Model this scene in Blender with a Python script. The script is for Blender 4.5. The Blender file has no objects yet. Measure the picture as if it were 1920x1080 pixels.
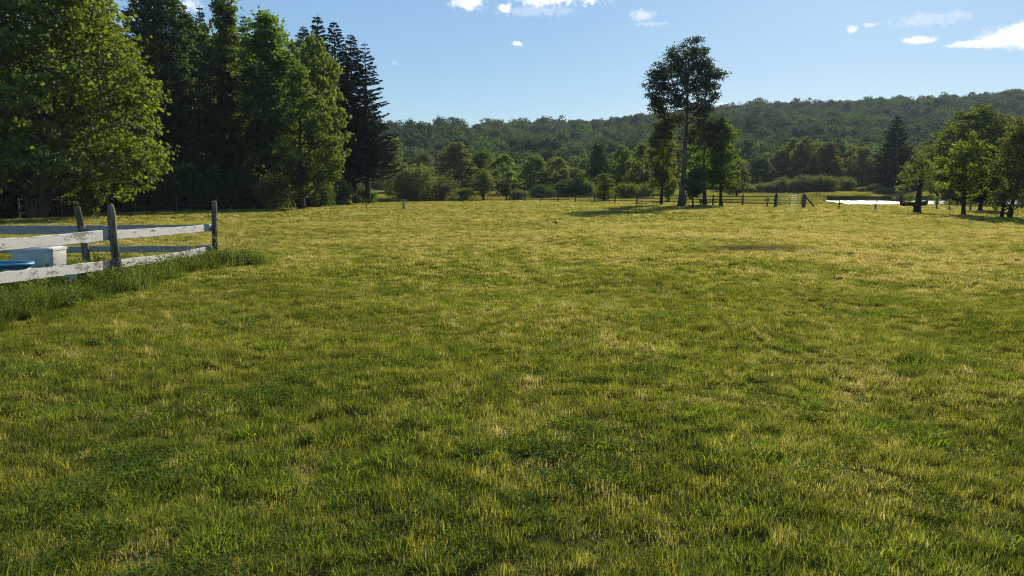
import bpy, math, random
import numpy as np
from mathutils import Vector

sc = bpy.context.scene
COL = sc.collection
R_ = np.random.default_rng
rad = math.radians

# ------------------------------------------------------------------ camera
CAM_H = 1.6
FPX = 1450.0                       # focal length in pixels of a 1920 px wide frame
PITCH = math.atan(185.0 / FPX)
cam_d = bpy.data.cameras.new('camera')
cam_d.sensor_width = 36.0
cam_d.lens = 36.0 * FPX / 1920.0
cam_d.clip_start = 0.05
cam_d.clip_end = 6000
cam = bpy.data.objects.new('camera', cam_d)
cam.location = (0, 0, CAM_H)
cam.rotation_euler = (math.pi / 2 - PITCH, 0, 0)
COL.objects.link(cam)
sc.camera = cam


def wx(px, Y):
    """world x of picture column px at distance Y"""
    return (px - 960.0) / FPX * Y


# ------------------------------------------------------------------ helpers
def tag(o, label=None, cat=None, group=None, kind=None):
    if label: o['label'] = label
    if cat: o['category'] = cat
    if group: o['group'] = group
    if kind: o['kind'] = kind
    return o


def np_mesh(name, V, face_arrays, mats, tint=None, smooth=False, mat_idx=None):
    V = np.asarray(V, np.float32)
    me = bpy.data.meshes.new(name)
    me.vertices.add(len(V))
    me.vertices.foreach_set('co', V.ravel())
    face_arrays = [np.asarray(f, np.int32) for f in face_arrays if len(f)]
    loops = np.concatenate([f.ravel() for f in face_arrays])
    sizes = np.concatenate([np.full(len(f), f.shape[1], np.int32) for f in face_arrays])
    starts = np.concatenate([[0], np.cumsum(sizes)[:-1]]).astype(np.int32)
    me.loops.add(len(loops))
    me.loops.foreach_set('vertex_index', loops)
    me.polygons.add(len(sizes))
    me.polygons.foreach_set('loop_start', starts)
    me.polygons.foreach_set('loop_total', sizes)
    if tint is not None:
        a = me.attributes.new('tint', 'FLOAT', 'FACE')
        a.data.foreach_set('value', np.asarray(tint, np.float32))
    for m in (mats if isinstance(mats, (list, tuple)) else [mats]):
        me.materials.append(m)
    if mat_idx is not None:
        me.polygons.foreach_set('material_index', np.asarray(mat_idx, np.int32))
    me.update(calc_edges=True)
    me.polygons.foreach_set('use_smooth', np.full(len(sizes), smooth, dtype=bool))
    me.validate()
    return me


def link(name, me, parent=None, loc=(0, 0, 0)):
    o = bpy.data.objects.new(name, me)
    o.location = loc
    COL.objects.link(o)
    if parent is not None:
        o.parent = parent
    return o


def empty(name, loc, rz=0.0, label=None, cat=None, group=None):
    o = bpy.data.objects.new(name, None)
    o.empty_display_size = 0.3
    o.location = loc
    o.rotation_euler = (0, 0, rz)
    COL.objects.link(o)
    return tag(o, label, cat, group)


def unit(a):
    return a / np.maximum(np.linalg.norm(a, axis=-1, keepdims=True), 1e-9)


class MB:
    """collects vertices and faces of one mesh"""
    def __init__(s):
        s.V = []; s.Q = []; s.T = []; s.n = 0; s.ng = []

    def add(s, V, Q=None, T=None):
        V = np.asarray(V, float)
        s.V.append(V)
        if Q is not None and len(Q): s.Q.append(np.asarray(Q) + s.n)
        if T is not None and len(T): s.T.append(np.asarray(T) + s.n)
        s.n += len(V)

    def tube(s, pts, radii, sides=6, cap=True, rng=None, rough=0.0):
        pts = np.asarray(pts, float); radii = np.asarray(radii, float)
        n = len(pts)
        tang = unit(np.gradient(pts, axis=0))
        ref = np.array([1.0, 0.13, 0.07])
        if abs(tang[0] @ unit(ref)) > 0.9: ref = np.array([0.1, 1.0, 0.2])
        a = unit(np.cross(tang, ref)); b = np.cross(tang, a)
        th = np.linspace(0, 2 * np.pi, sides, endpoint=False)
        rr = radii[:, None] * np.ones((n, sides))
        if rng is not None and rough: rr = rr * (1 + rng.normal(0, rough, (n, sides)))
        V = pts[:, None, :] + rr[..., None] * (np.cos(th)[None, :, None] * a[:, None, :] + np.sin(th)[None, :, None] * b[:, None, :])
        i = np.arange(n - 1)[:, None] * sides; j = np.arange(sides)[None, :]; k = (j + 1) % sides
        Q = np.stack([i + j, i + k, i + sides + k, i + sides + j], -1).reshape(-1, 4)
        V = V.reshape(-1, 3)
        T = []
        if cap:
            V = np.vstack([V, pts[-1] + tang[-1] * radii[-1] * .25, pts[0]])
            top = n * sides
            for q in range(sides):
                T.append([(n - 1) * sides + q, (n - 1) * sides + (q + 1) % sides, top])
                T.append([(q + 1) % sides, q, top + 1])
        s.add(V, Q, T)

    def box(s, c, size, rz=0.0):
        c = np.asarray(c, float); h = np.asarray(size, float) / 2
        P = np.array([[x, y, z] for z in (-1, 1) for y in (-1, 1) for x in (-1, 1)], float) * h
        ca, sa = math.cos(rz), math.sin(rz)
        P = np.stack([P[:, 0] * ca - P[:, 1] * sa, P[:, 0] * sa + P[:, 1] * ca, P[:, 2]], -1) + c
        s.add(P, [[0, 2, 3, 1], [4, 5, 7, 6], [0, 1, 5, 4], [2, 6, 7, 3], [0, 4, 6, 2], [1, 3, 7, 5]])

    def lathe(s, prof, seg=24, sx=1.0, sy=1.0, c=(0, 0, 0)):
        prof = np.asarray(prof, float); n = len(prof)
        th = np.linspace(0, 2 * np.pi, seg, endpoint=False)
        V = np.stack([prof[:, 0, None] * np.cos(th) * sx, prof[:, 0, None] * np.sin(th) * sy,
                      prof[:, 1, None] * np.ones(seg)], -1).reshape(-1, 3) + np.asarray(c)
        i = np.arange(n - 1)[:, None] * seg; j = np.arange(seg)[None, :]; k = (j + 1) % seg
        s.add(V, np.stack([i + j, i + k, i + seg + k, i + seg + j], -1).reshape(-1, 4))

    def mesh(s, name, mat, smooth=False, tint=None):
        fa = []
        if s.Q: fa.append(np.concatenate(s.Q))
        if s.T: fa.append(np.concatenate(s.T))
        return np_mesh(name, np.concatenate(s.V), fa, mat, smooth=smooth, tint=tint)


# ------------------------------------------------------------------ materials
def new_mat(name):
    m = bpy.data.materials.new(name)
    m.use_nodes = True
    nt = m.node_tree
    nt.nodes.clear()
    return m, nt


class NT:
    def __init__(s, nt): s.nt = nt
    def n(s, t, **kw):
        nd = s.nt.nodes.new(t)
        for k, v in kw.items(): setattr(nd, k, v)
        return nd
    def put(s, sock, v):
        if isinstance(v, bpy.types.NodeSocket): s.nt.links.new(v, sock)
        elif isinstance(v, (tuple, list)):
            sock.default_value = tuple(v) + ((1.0,) if len(v) == 3 and len(sock.default_value) == 4 else ())
        else: sock.default_value = v
    def math(s, op, a, b=0.0, c=0.0, clamp=False):
        nd = s.n('ShaderNodeMath', operation=op, use_clamp=clamp)
        for i, v in enumerate((a, b, c)): s.put(nd.inputs[i], v)
        return nd.outputs[0]
    def vmath(s, op, a, b=(0, 0, 0)):
        nd = s.n('ShaderNodeVectorMath', operation=op)
        s.put(nd.inputs[0], a); s.put(nd.inputs[1], b)
        return nd.outputs['Value'] if op in ('LENGTH', 'DOT_PRODUCT', 'DISTANCE') else nd.outputs[0]
    def mix(s, f, a, b, blend='MIX'):
        nd = s.n('ShaderNodeMix', data_type='RGBA', blend_type=blend)
        s.put(nd.inputs[0], f); s.put(nd.inputs[6], a); s.put(nd.inputs[7], b)
        return nd.outputs[2]
    def noise(s, vec, scale, detail=2.0, rough=0.5, out='Fac'):
        nd = s.n('ShaderNodeTexNoise')
        s.put(nd.inputs['Vector'], vec); s.put(nd.inputs['Scale'], scale)
        s.put(nd.inputs['Detail'], detail); s.put(nd.inputs['Roughness'], rough)
        return nd.outputs[out]
    def ramp(s, f, lo, hi, a=0.0, b=1.0, smooth=True):
        nd = s.n('ShaderNodeMapRange', interpolation_type='SMOOTHSTEP' if smooth else 'LINEAR')
        for i, v in enumerate((f, lo, hi, a, b)): s.put(nd.inputs[i], v)
        return nd.outputs[0]
    def pos(s): return s.n('ShaderNodeNewGeometry').outputs['Position']
    def attr(s, name): return s.n('ShaderNodeAttribute', attribute_name=name).outputs['Fac']
    def out(s, shader, disp=None):
        o = s.n('ShaderNodeOutputMaterial')
        s.nt.links.new(shader, o.inputs['Surface'])
    def bump(s, h, strength=0.5, dist=0.02):
        nd = s.n('ShaderNodeBump')
        s.put(nd.inputs['Height'], h); nd.inputs['Strength'].default_value = strength
        nd.inputs['Distance'].default_value = dist
        return nd.outputs[0]
    def bsdf(s, color, rough=0.7, spec=0.3, normal=None, metal=0.0):
        b = s.n('ShaderNodeBsdfPrincipled')
        s.put(b.inputs['Base Color'], color); s.put(b.inputs['Roughness'], rough)
        b.inputs['Specular IOR Level'].default_value = spec
        b.inputs['Metallic'].default_value = metal
        if normal is not None: s.put(b.inputs['Normal'], normal)
        return b.outputs[0]
    def leafy(s, color, trans_color, tfac=0.45, gloss=0.04, grough=0.45):
        d = s.n('ShaderNodeBsdfDiffuse'); s.put(d.inputs[0], color)
        t = s.n('ShaderNodeBsdfTranslucent'); s.put(t.inputs[0], trans_color)
        m = s.n('ShaderNodeMixShader'); s.put(m.inputs[0], tfac)
        s.nt.links.new(d.outputs[0], m.inputs[1]); s.nt.links.new(t.outputs[0], m.inputs[2])
        g = s.n('ShaderNodeBsdfGlossy'); s.put(g.inputs[0], (0.9, 0.95, 1.0)); g.inputs['Roughness'].default_value = grough
        m2 = s.n('ShaderNodeMixShader'); s.put(m2.inputs[0], gloss)
        s.nt.links.new(m.outputs[0], m2.inputs[1]); s.nt.links.new(g.outputs[0], m2.inputs[2])
        return m2.outputs[0]


def foliage_mat(name, dark, light, tmul=(2.0, 1.7, 0.8), tfac=0.45, gloss=0.05, vary=0.25, nscale=0.25):
    m, nt = new_mat(name); N = NT(nt)
    t = N.attr('tint')
    c = N.mix(t, dark, light)
    oi = N.n('ShaderNodeObjectInfo').outputs['Random']
    ns = N.noise(N.pos(), nscale, 2)
    v = N.math('ADD', N.math('MULTIPLY', N.math('SUBTRACT', oi, 0.5), vary * 1.6),
               N.math('MULTIPLY', N.math('SUBTRACT', ns, 0.5), vary * 2.0))
    v = N.math('ADD', v, 1.0)
    hs = N.n('ShaderNodeHueSaturation')
    hs.inputs['Saturation'].default_value = 1.0
    N.put(hs.inputs['Hue'], N.math('ADD', N.math('MULTIPLY', N.math('SUBTRACT', oi, 0.5), 0.035), 0.5))
    N.put(hs.inputs['Value'], v); N.put(hs.inputs['Color'], c)
    col = hs.outputs[0]
    tr = N.mix(1.0, col, tmul, 'MULTIPLY')
    N.out(N.leafy(col, tr, tfac, gloss * .5, .55))
    return m


def bark_mat(name, a, b, scale=6.0):
    m, nt = new_mat(name); N = NT(nt)
    tc = N.n('ShaderNodeTexCoord').outputs['Object']
    mp = N.n('ShaderNodeMapping'); mp.inputs['Scale'].default_value = (1, 1, 0.18)
    nt.links.new(tc, mp.inputs[0])
    f = N.noise(mp.outputs[0], scale, 5, 0.65)
    c = N.mix(N.ramp(f, 0.35, 0.65), a, b)
    N.out(N.bsdf(c, 0.9, 0.1, N.bump(f, 0.8, 0.03)))
    return m


M = {}
M['maple'] = foliage_mat('maple_leaves', (0.048, 0.085, 0.012), (0.1, 0.142, 0.018), (2.4, 1.85, 0.5), 0.48)
M['broad'] = foliage_mat('broadleaf_leaves', (0.037, 0.074, 0.014), (0.075, 0.12, 0.02), (2.6, 2.1, 0.65), 0.5)
M['olive'] = foliage_mat('olive_leaves', (0.06, 0.085, 0.025), (0.11, 0.14, 0.04), (2.1, 1.8, 0.7), 0.45)
M['bright'] = foliage_mat('young_leaves', (0.07, 0.12, 0.018), (0.11, 0.17, 0.025), (2.2, 1.8, 0.6), 0.5)
M['dark'] = foliage_mat('dark_leaves', (0.027, 0.054, 0.013), (0.05, 0.086, 0.019), (2.2, 1.9, 0.7), 0.42)
M['spruce'] = foliage_mat('spruce_needles', (0.014, 0.026, 0.013), (0.026, 0.042, 0.018), (1.3, 1.3, 0.8), 0.15, 0.02)
M['hero'] = foliage_mat('tall_tree_leaves', (0.026, 0.048, 0.018), (0.05, 0.075, 0.028), (1.7, 1.6, 0.8), 0.35, 0.08)
M['hill'] = foliage_mat('hill_leaves', (0.027, 0.05, 0.022), (0.052, 0.083, 0.03), (2.0, 1.8, 0.8), 0.4, 0.03, 0.5, 0.012)
M['bark'] = bark_mat('grey_bark', (0.055, 0.046, 0.036), (0.14, 0.125, 0.105))
M['bark_dark'] = bark_mat('dark_bark', (0.022, 0.018, 0.014), (0.06, 0.05, 0.04))


def simple(name, col, rough=0.6, spec=0.3, nscale=3.0, var=0.25, bump=0.2):
    m, nt = new_mat(name); N = NT(nt)
    tc = N.n('ShaderNodeTexCoord').outputs['Object']
    f = N.noise(tc, nscale, 4, 0.6)
    c = N.mix(f, tuple(x * (1 - var) for x in col), tuple(min(1, x * (1 + var)) for x in col))
    N.out(N.bsdf(c, rough, spec, N.bump(N.noise(tc, nscale * 8, 3), bump, 0.01)))
    return m


def field_color(N, P, base=None):
    """dry / lush patches of the lawn, from world position"""
    n1 = N.noise(P, 0.16, 3, 0.55)
    n2 = N.noise(P, 0.75, 3, 0.6)
    n3 = N.noise(P, 3.2, 2, 0.5)
    return n1, n2, n3


def ellipse_mask(N, P, cx, cy, rx, ry, soft=0.35, nz=None, amp=0.5):
    sep = N.n('ShaderNodeSeparateXYZ'); N.put(sep.inputs[0], P)
    dx = N.math('DIVIDE', N.math('SUBTRACT', sep.outputs[0], cx), rx)
    dy = N.math('DIVIDE', N.math('SUBTRACT', sep.outputs[1], cy), ry)
    d = N.math('SQRT', N.math('ADD', N.math('MULTIPLY', dx, dx), N.math('MULTIPLY', dy, dy)))
    if nz is not None: d = N.math('ADD', d, N.math('MULTIPLY', N.math('SUBTRACT', nz, 0.5), amp))
    return N.ramp(d, 1.0 - soft, 1.0 + soft, 1.0, 0.0)


DIRT = (6.4, 20.3, 1.15, 1.25)
PALE = [(6.3, 18.0, 2.2, 0.9), (9.5, 17.0, 3.0, 0.8), (11.0, 19.3, 3.5, 0.7), (7.0, 27.0, 5.0, 1.6), (14.5, 24.0, 4.5, 1.6)]


def grass_mat(name, lush, mid, straw, straw_bias=0.0, tfac=0.5):
    m, nt = new_mat(name); N = NT(nt)
    P = N.pos()
    n1, n2, n3 = field_color(N, P)
    t = N.attr('tint')
    # dark green near to straw far: shaded bases and lit tips put into colour
    sep = N.n('ShaderNodeSeparateXYZ'); N.put(sep.inputs[0], P)
    far = N.ramp(sep.outputs[1], 3.0, 26.0, -0.22, 0.24)
    side = N.ramp(sep.outputs[0], -10.0, 14.0, -0.05, 0.07)
    d = N.math('ADD', N.math('MULTIPLY', N.math('SUBTRACT', n1, 0.5), 1.5), N.math('MULTIPLY', N.math('SUBTRACT', n2, 0.5), 1.45))
    d = N.math('ADD', d, N.math('MULTIPLY', N.math('SUBTRACT', n3, 0.5), 1.3))
    d = N.math('ADD', N.math('ADD', d, far), side)
    pale = None
    for (cx, cy, rx, ry) in PALE:
        e = ellipse_mask(N, P, cx, cy, rx, ry, 0.5, n2, 1.4)
        pale = e if pale is None else N.math('MAXIMUM', pale, e)
    d = N.math('ADD', d, N.math('MULTIPLY', pale, 0.3))
    d = N.math('ADD', d, straw_bias)
    d2 = N.math('ADD', d, N.math('MULTIPLY', N.math('SUBTRACT', t, 0.5), 1.2))
    c = N.mix(N.ramp(d2, -0.45, 0.12), lush, mid)
    c = N.mix(N.ramp(d2, 0.2, 0.72), c, straw)
    soil = ellipse_mask(N, P, *DIRT, 0.4, n2, 1.1)
    c = N.mix(N.math('MULTIPLY', soil, 0.75), c, (0.06, 0.047, 0.035))
    tr = N.mix(1.0, c, (1.42, 1.37, 0.8), 'MULTIPLY')
    N.out(N.leafy(c, tr, tfac, 0.006, 0.7))
    return m


LUSH, MIDG, STRAW = (0.094, 0.117, 0.017), (0.225, 0.228, 0.042), (0.42, 0.35, 0.17)
M['grass'] = grass_mat('grass_blades', LUSH, MIDG, STRAW)
M['tuft'] = grass_mat('grass_tufts', (0.12, 0.175, 0.02), (0.21, 0.245, 0.03), (0.32, 0.29, 0.08), -0.2, 0.55)
M['clover'] = foliage_mat('clover_leaves', (0.04, 0.078, 0.016), (0.08, 0.125, 0.025), (1.6, 1.6, 0.7), 0.4, 0.004, 0.2, 2.0)
M['weed'] = foliage_mat('weed_leaves', (0.045, 0.08, 0.018), (0.1, 0.135, 0.035), (1.9, 1.7, 0.7), 0.45, 0.012, 0.35, 1.2)
M['meadow'] = foliage_mat('meadow_blades', (0.13, 0.15, 0.03), (0.24, 0.22, 0.06), (1.5, 1.4, 0.7), 0.45, 0.04, 0.4, 0.07)


def ground_mat():
    m, nt = new_mat('ground_turf'); N = NT(nt)
    P = N.pos()
    n1, n2, n3 = field_color(N, P)
    f = N.noise(P, 14.0, 4, 0.65)
    c = N.mix(n2, (0.03, 0.032, 0.010), (0.07, 0.06, 0.02))
    c = N.mix(N.ramp(f, 0.35, 0.7), c, (0.06, 0.05, 0.028))
    soil = ellipse_mask(N, P, *DIRT, 0.4, n2, 1.1)
    c = N.mix(soil, c, N.mix(f, (0.04, 0.033, 0.025), (0.12, 0.1, 0.075)))
    N.out(N.bsdf(c, 1.0, 0.0, N.bump(f, 0.6, 0.03)))
    return m


M['ground'] = ground_mat()


# ------------------------------------------------------------------ terrain
_rg = R_(5)
_W = [(2 * np.pi / wl, a, _rg.uniform(0, 2 * np.pi), _rg.uniform(0, 2 * np.pi))
      for wl, a in ((0.7, .003), (0.95, .004), (1.4, .007), (1.9, .010), (2.7, .015), (4.1, .022), (6.3, .03), (9, .04), (15, .05))]


def sstep(a, b, x):
    t = np.clip((x - a) / (b - a), 0, 1)
    return t * t * (3 - 2 * t)


def height(x, y):
    x = np.asarray(x, float); y = np.asarray(y, float)
    z = np.zeros(np.broadcast(x, y).shape)
    rr = np.hypot(x, y)
    for k, a, th, ph in _W:
        if k > 3: fade = 1 - sstep(8, 16, rr)
        elif k > 1.4: fade = 1 - sstep(20, 42, rr)
        else: fade = 1 - sstep(40, 85, rr)
        z = z + a * np.sin(k * (x * np.cos(th) + y * np.sin(th)) + ph + 0.6 * np.sin(k * .37 * (x * np.sin(th) - y * np.cos(th)))) * fade
    # the land beyond the field rises gently
    rise = 0.9 * sstep(128, 185, y)
    z = z + rise
    # pond basin on the right, with a steep little bank on its far side
    bx = sstep(0, 3, x + 1.2 * np.sin(y * .3) - (37.5 + (y - 95) * .36)) * (1 - sstep(96, 112, x))
    basin = bx * sstep(78, 84, y) * (1 - sstep(130.5, 132.5, y + 1.2 * np.sin(x * .21) + 0.8 * np.sin(x * .55)))
    bank = bx * sstep(130.0, 133.0, y) * (1 - sstep(150, 185, y))
    z = z * (1 - basin) + basin * (-.27 - .73 * sstep(100, 105, y)) + bank * 0.38
    return z


def build_ground():
    rr = np.concatenate([[0.0], np.geomspace(0.4, 210, 300), np.geomspace(230, 4200, 24)])
    th = np.concatenate([np.linspace(-52, 52, 400), np.linspace(52, 308, 50)[1:-1]])
    th = np.radians(th)
    Rg, Tg = np.meshgrid(rr[1:], th, indexing='ij')
    X = Rg * np.sin(Tg); Y = Rg * np.cos(Tg)
    Z = height(X, Y)
    V = np.vstack([[[0, 0, float(height(0, 0))]], np.stack([X, Y, Z], -1).reshape(-1, 3)])
    n, k = X.shape
    i = np.arange(n - 1)[:, None] * k + 1; j = np.arange(k)[None, :]; jj = (j + 1) % k
    Q = np.stack([i + j, i + k + j, i + k + jj, i + jj], -1).reshape(-1, 4)[:, ::-1]
    T = np.stack([np.zeros(k, int), 1 + np.arange(k), 1 + (np.arange(k) + 1) % k], -1)[:, ::-1]
    o = link('ground', np_mesh('ground', V, [Q, T], M['ground'], smooth=True))
    tag(o, 'mown grassy ground reaching from the viewer to the foot of the hills', kind='structure')


build_ground()

# hills: crest heights measured along the skyline, at the hills' real distances
SK_PX = np.array([-500, 0, 500, 730, 800, 880, 930, 1000, 1100, 1200, 1370, 1500, 1700, 1920, 2400])
SK_PY = np.array([218, 218, 221, 227, 231, 229, 234, 234, 233, 222, 206, 201, 191, 180, 165])
SK_D = np.array([420, 420, 420, 420, 430, 440, 560, 620, 640, 660, 700, 730, 760, 780, 800])
TREE_H = 13.5


def hill(x, y):
    px = 960 + FPX * x / np.maximum(y, 1)
    D = np.interp(px, SK_PX, SK_D)
    Hc = (355 - np.interp(px, SK_PX, SK_PY)) / FPX * D + CAM_H - TREE_H
    t = np.clip((y - 205) / (D - 205), 0, None)
    z = Hc * (0.25 * np.clip(t, 0, 1) + 0.75 * sstep(0, 1, np.clip(t, 0, 1)))
    z = z + 2.2 * np.sin(x * .021 + 1) * np.sin(y * .027) * np.clip(t * 3, 0, 1) * (t < 0.95)
    z = np.where(t > 1, Hc - (y - D) * 0.05, z)
    return z + 0.4


def build_hills():
    u = np.linspace(-0.95, 1.05, 120); yy = np.concatenate([np.linspace(200, 900, 120), np.geomspace(930, 1500, 10)])
    Yg, Ug = np.meshgrid(yy, u, indexing='ij')
    X = Ug * Yg
    Z = hill(X, Yg)
    V = np.stack([X, Yg, Z], -1).reshape(-1, 3)
    n, k = X.shape
    i = np.arange(n - 1)[:, None] * k; j = np.arange(k - 1)[None, :]
    Q = np.stack([i + j, i + j + 1, i + k + j + 1, i + k + j], -1).reshape(-1, 4)
    m = simple('forest_floor', (0.035, 0.045, 0.02), 0.95, 0.05, 0.2, 0.4)
    tag(link('hills', np_mesh('hills', V, [Q], m, smooth=True)), 'long wooded hills across the far side of the valley', kind='structure')


build_hills()


def build_pond():
    m, nt = new_mat('pond_water'); N = NT(nt)
    P = N.pos()
    mp = N.n('ShaderNodeMapping'); mp.inputs['Scale'].default_value = (0.5, 1.6, 1); nt.links.new(P, mp.inputs[0])
    b = N.bump(N.noise(mp.outputs[0], 2.2, 4), 0.65, 0.12)
    s = N.bsdf((0.02, 0.03, 0.025), 0.15, 0.5, b)
    N.out(s)
    xs = np.linspace(34, 114, 40); ys = np.linspace(77, 135, 30)
    Xg, Yg = np.meshgrid(xs, ys, indexing='ij')
    V = np.stack([Xg, Yg, np.full_like(Xg, -0.3)], -1).reshape(-1, 3)
    i = np.arange(39)[:, None] * 30; j = np.arange(29)[None, :]
    Q = np.stack([i + j, i + 30 + j, i + 31 + j, i + j + 1], -1).reshape(-1, 4)
    tag(link('pond', np_mesh('pond', V, [Q], m, smooth=True)), 'still pond reflecting the pale sky beyond the fence', kind='structure')


build_pond()


# ------------------------------------------------------------------ scatter ("stuff" only)
SRC = {}


def scatter(name, P, rz, scl, idx, meshes, label, tilt=None):
    src = bpy.data.collections.new(name + '_sources')
    for q, me in enumerate(meshes):
        src.objects.link(bpy.data.objects.new('%s_patch_%02d' % (name, q), me))
    me = bpy.data.meshes.new(name)
    n = len(P)
    me.vertices.add(n)
    me.vertices.foreach_set('co', np.asarray(P, np.float32).ravel())
    rot = np.zeros((n, 3), np.float32); rot[:, 2] = rz
    if tilt is not None: rot[:, :2] = tilt
    a = me.attributes.new('rot', 'FLOAT_VECTOR', 'POINT'); a.data.foreach_set('vector', rot.ravel())
    a = me.attributes.new('scl', 'FLOAT_VECTOR', 'POINT'); a.data.foreach_set('vector', np.asarray(scl, np.float32).ravel())
    a = me.attributes.new('idx', 'INT', 'POINT'); a.data.foreach_set('value', np.asarray(idx, np.int32))
    o = link(name, me)
    ng = bpy.data.node_groups.new(name + '_scatter', 'GeometryNodeTree')
    ng.interface.new_socket('Geometry', in_out='INPUT', socket_type='NodeSocketGeometry')
    ng.interface.new_socket('Geometry', in_out='OUTPUT', socket_type='NodeSocketGeometry')
    gi = ng.nodes.new('NodeGroupInput'); go = ng.nodes.new('NodeGroupOutput')
    ip = ng.nodes.new('GeometryNodeInstanceOnPoints')
    ci = ng.nodes.new('GeometryNodeCollectionInfo')
    ci.inputs['Collection'].default_value = src
    ci.inputs['Separate Children'].default_value = True
    ci.inputs['Reset Children'].default_value = True

    def na(nm, dt):
        x = ng.nodes.new('GeometryNodeInputNamedAttribute'); x.data_type = dt
        x.inputs['Name'].default_value = nm
        return x.outputs['Attribute']
    er = ng.nodes.new('FunctionNodeEulerToRotation')
    L = ng.links.new
    L(gi.outputs[0], ip.inputs['Points']); L(ci.outputs[0], ip.inputs['Instance'])
    ip.inputs['Pick Instance'].default_value = True
    L(na('idx', 'INT'), ip.inputs['Instance Index'])
    L(na('rot', 'FLOAT_VECTOR'), er.inputs[0]); L(er.outputs[0], ip.inputs['Rotation'])
    L(na('scl', 'FLOAT_VECTOR'), ip.inputs['Scale'])
    L(ip.outputs[0], go.inputs[0])
    md = o.modifiers.new('scatter', 'NODES'); md.node_group = ng
    return tag(o, label, kind='stuff')


def blade_arrays(pos, h, w, lean, az, rng, face=None):
    """curved 3-step grass blades: 5 vertices, a quad and a triangle each"""
    n = len(pos)
    d = np.stack([np.cos(az), np.sin(az), np.zeros(n)], -1)
    fa = az + np.pi / 2 + rng.normal(0, .5, n)
    s = np.stack([np.cos(fa), np.sin(fa), np.zeros(n)], -1)
    mid = pos + d * (lean * h * .32)[:, None] + np.array([0, 0, 1]) * (h * .58)[:, None]
    tip = pos + d * (lean * h)[:, None] + np.array([0, 0, 1]) * (h * np.sqrt(np.clip(1 - .55 * lean ** 2, .1, 1)))[:, None]
    W = (w / 2)[:, None] * s
    V = np.stack([pos - W, pos + W, mid + W * .8, mid - W * .8, tip], 1).reshape(-1, 3)
    b = np.arange(n)[:, None] * 5
    return V, b + np.array([[0, 1, 2, 3]]), b + np.array([[3, 2, 4]])


def grass_patch(name, n, size, h, w, mat, seed, clump=0.0):
    rng = R_(seed)
    p = rng.uniform(-size / 2, size / 2, (n, 2))
    hm = np.ones(n)
    tc_ = np.zeros(n)
    if clump:
        for _ in range(int(110 * size ** 1.4)):
            c = rng.uniform(-size / 2, size / 2, 2); r = rng.uniform(.015, .06) * clump
            g = np.exp(-((p - c) ** 2).sum(1) / (2 * r * r))
            hm += g * rng.uniform(-.75, .8)
            tc_ += g * rng.normal(0, .26)
    hh = rng.uniform(h[0], h[1], n) * np.clip(hm, .2, 1.9)
    pos = np.column_stack([p, np.full(n, -0.01)])
    lean = np.clip(rng.gamma(2.2, .28, n), 0, 1.25)
    V, Q, T = blade_arrays(pos, hh, rng.uniform(w * .6, w * 1.25, n), lean, rng.uniform(0, 2 * np.pi, n), rng)
    t = np.clip(rng.normal(.45, .2, n) + tc_ + (rng.random(n) < .10) * .5, 0, 1)
    return np_mesh(name, V, [Q, T], mat, tint=np.concatenate([t, t]))


def edge_depth(px):
    return np.interp(px, [-900, -300, 0, 100, 250, 330, 450, 560, 620, 690, 760, 900, 1000, 1200, 1450, 1600, 2300, 2900],
                     [36, 37, 42, 45, 54, 58, 62, 64, 74, 92, 102, 110, 112, 99, 82, 80, 79, 79])


def grid_pts(step, ymin, ymax, umax, seed, jit=.5):
    rng = R_(seed)
    W = ymax * umax + 2
    xs = np.arange(-W, W, step); ys = np.arange(ymin, ymax, step)
    X, Y = np.meshgrid(xs, ys); X = X.ravel(); Y = Y.ravel()
    X = X + rng.uniform(-jit, jit, len(X)) * step; Y = Y + rng.uniform(-jit, jit, len(Y)) * step
    k = (np.abs(X) < Y * umax + 1.2)
    X, Y = X[k], Y[k]
    k = Y < edge_depth(960 + FPX * X / np.maximum(Y, .5))
    return X[k], Y[k], rng


def vnoise(x, y, wl, seed):
    rng = R_(seed); z = 0
    for q in range(6):
        th = rng.uniform(0, 2 * np.pi); k = 2 * np.pi / (wl * rng.uniform(.7, 1.5)); ph = rng.uniform(0, 6.28)
        z = z + np.sin(k * (x * np.cos(th) + y * np.sin(th)) + ph + 1.3 * np.sin(.6 * k * (y * np.cos(th) - x * np.sin(th)) + ph * 2))
    return z / 3.2


def slope_tilt(x, y, rz, e=.25):
    gx = (height(x + e, y) - height(x - e, y)) / (2 * e); gy = (height(x, y + e) - height(x, y - e)) / (2 * e)
    c, s = np.cos(rz), np.sin(rz)
    lx = gx * c + gy * s; ly = -gx * s + gy * c
    return np.column_stack([np.arctan(ly), -np.arctan(lx)])


def dirt_mask(x, y):
    return np.exp(-(((x - DIRT[0]) / DIRT[2]) ** 2 + ((y - DIRT[1]) / DIRT[3]) ** 2) * 1.1)


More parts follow.
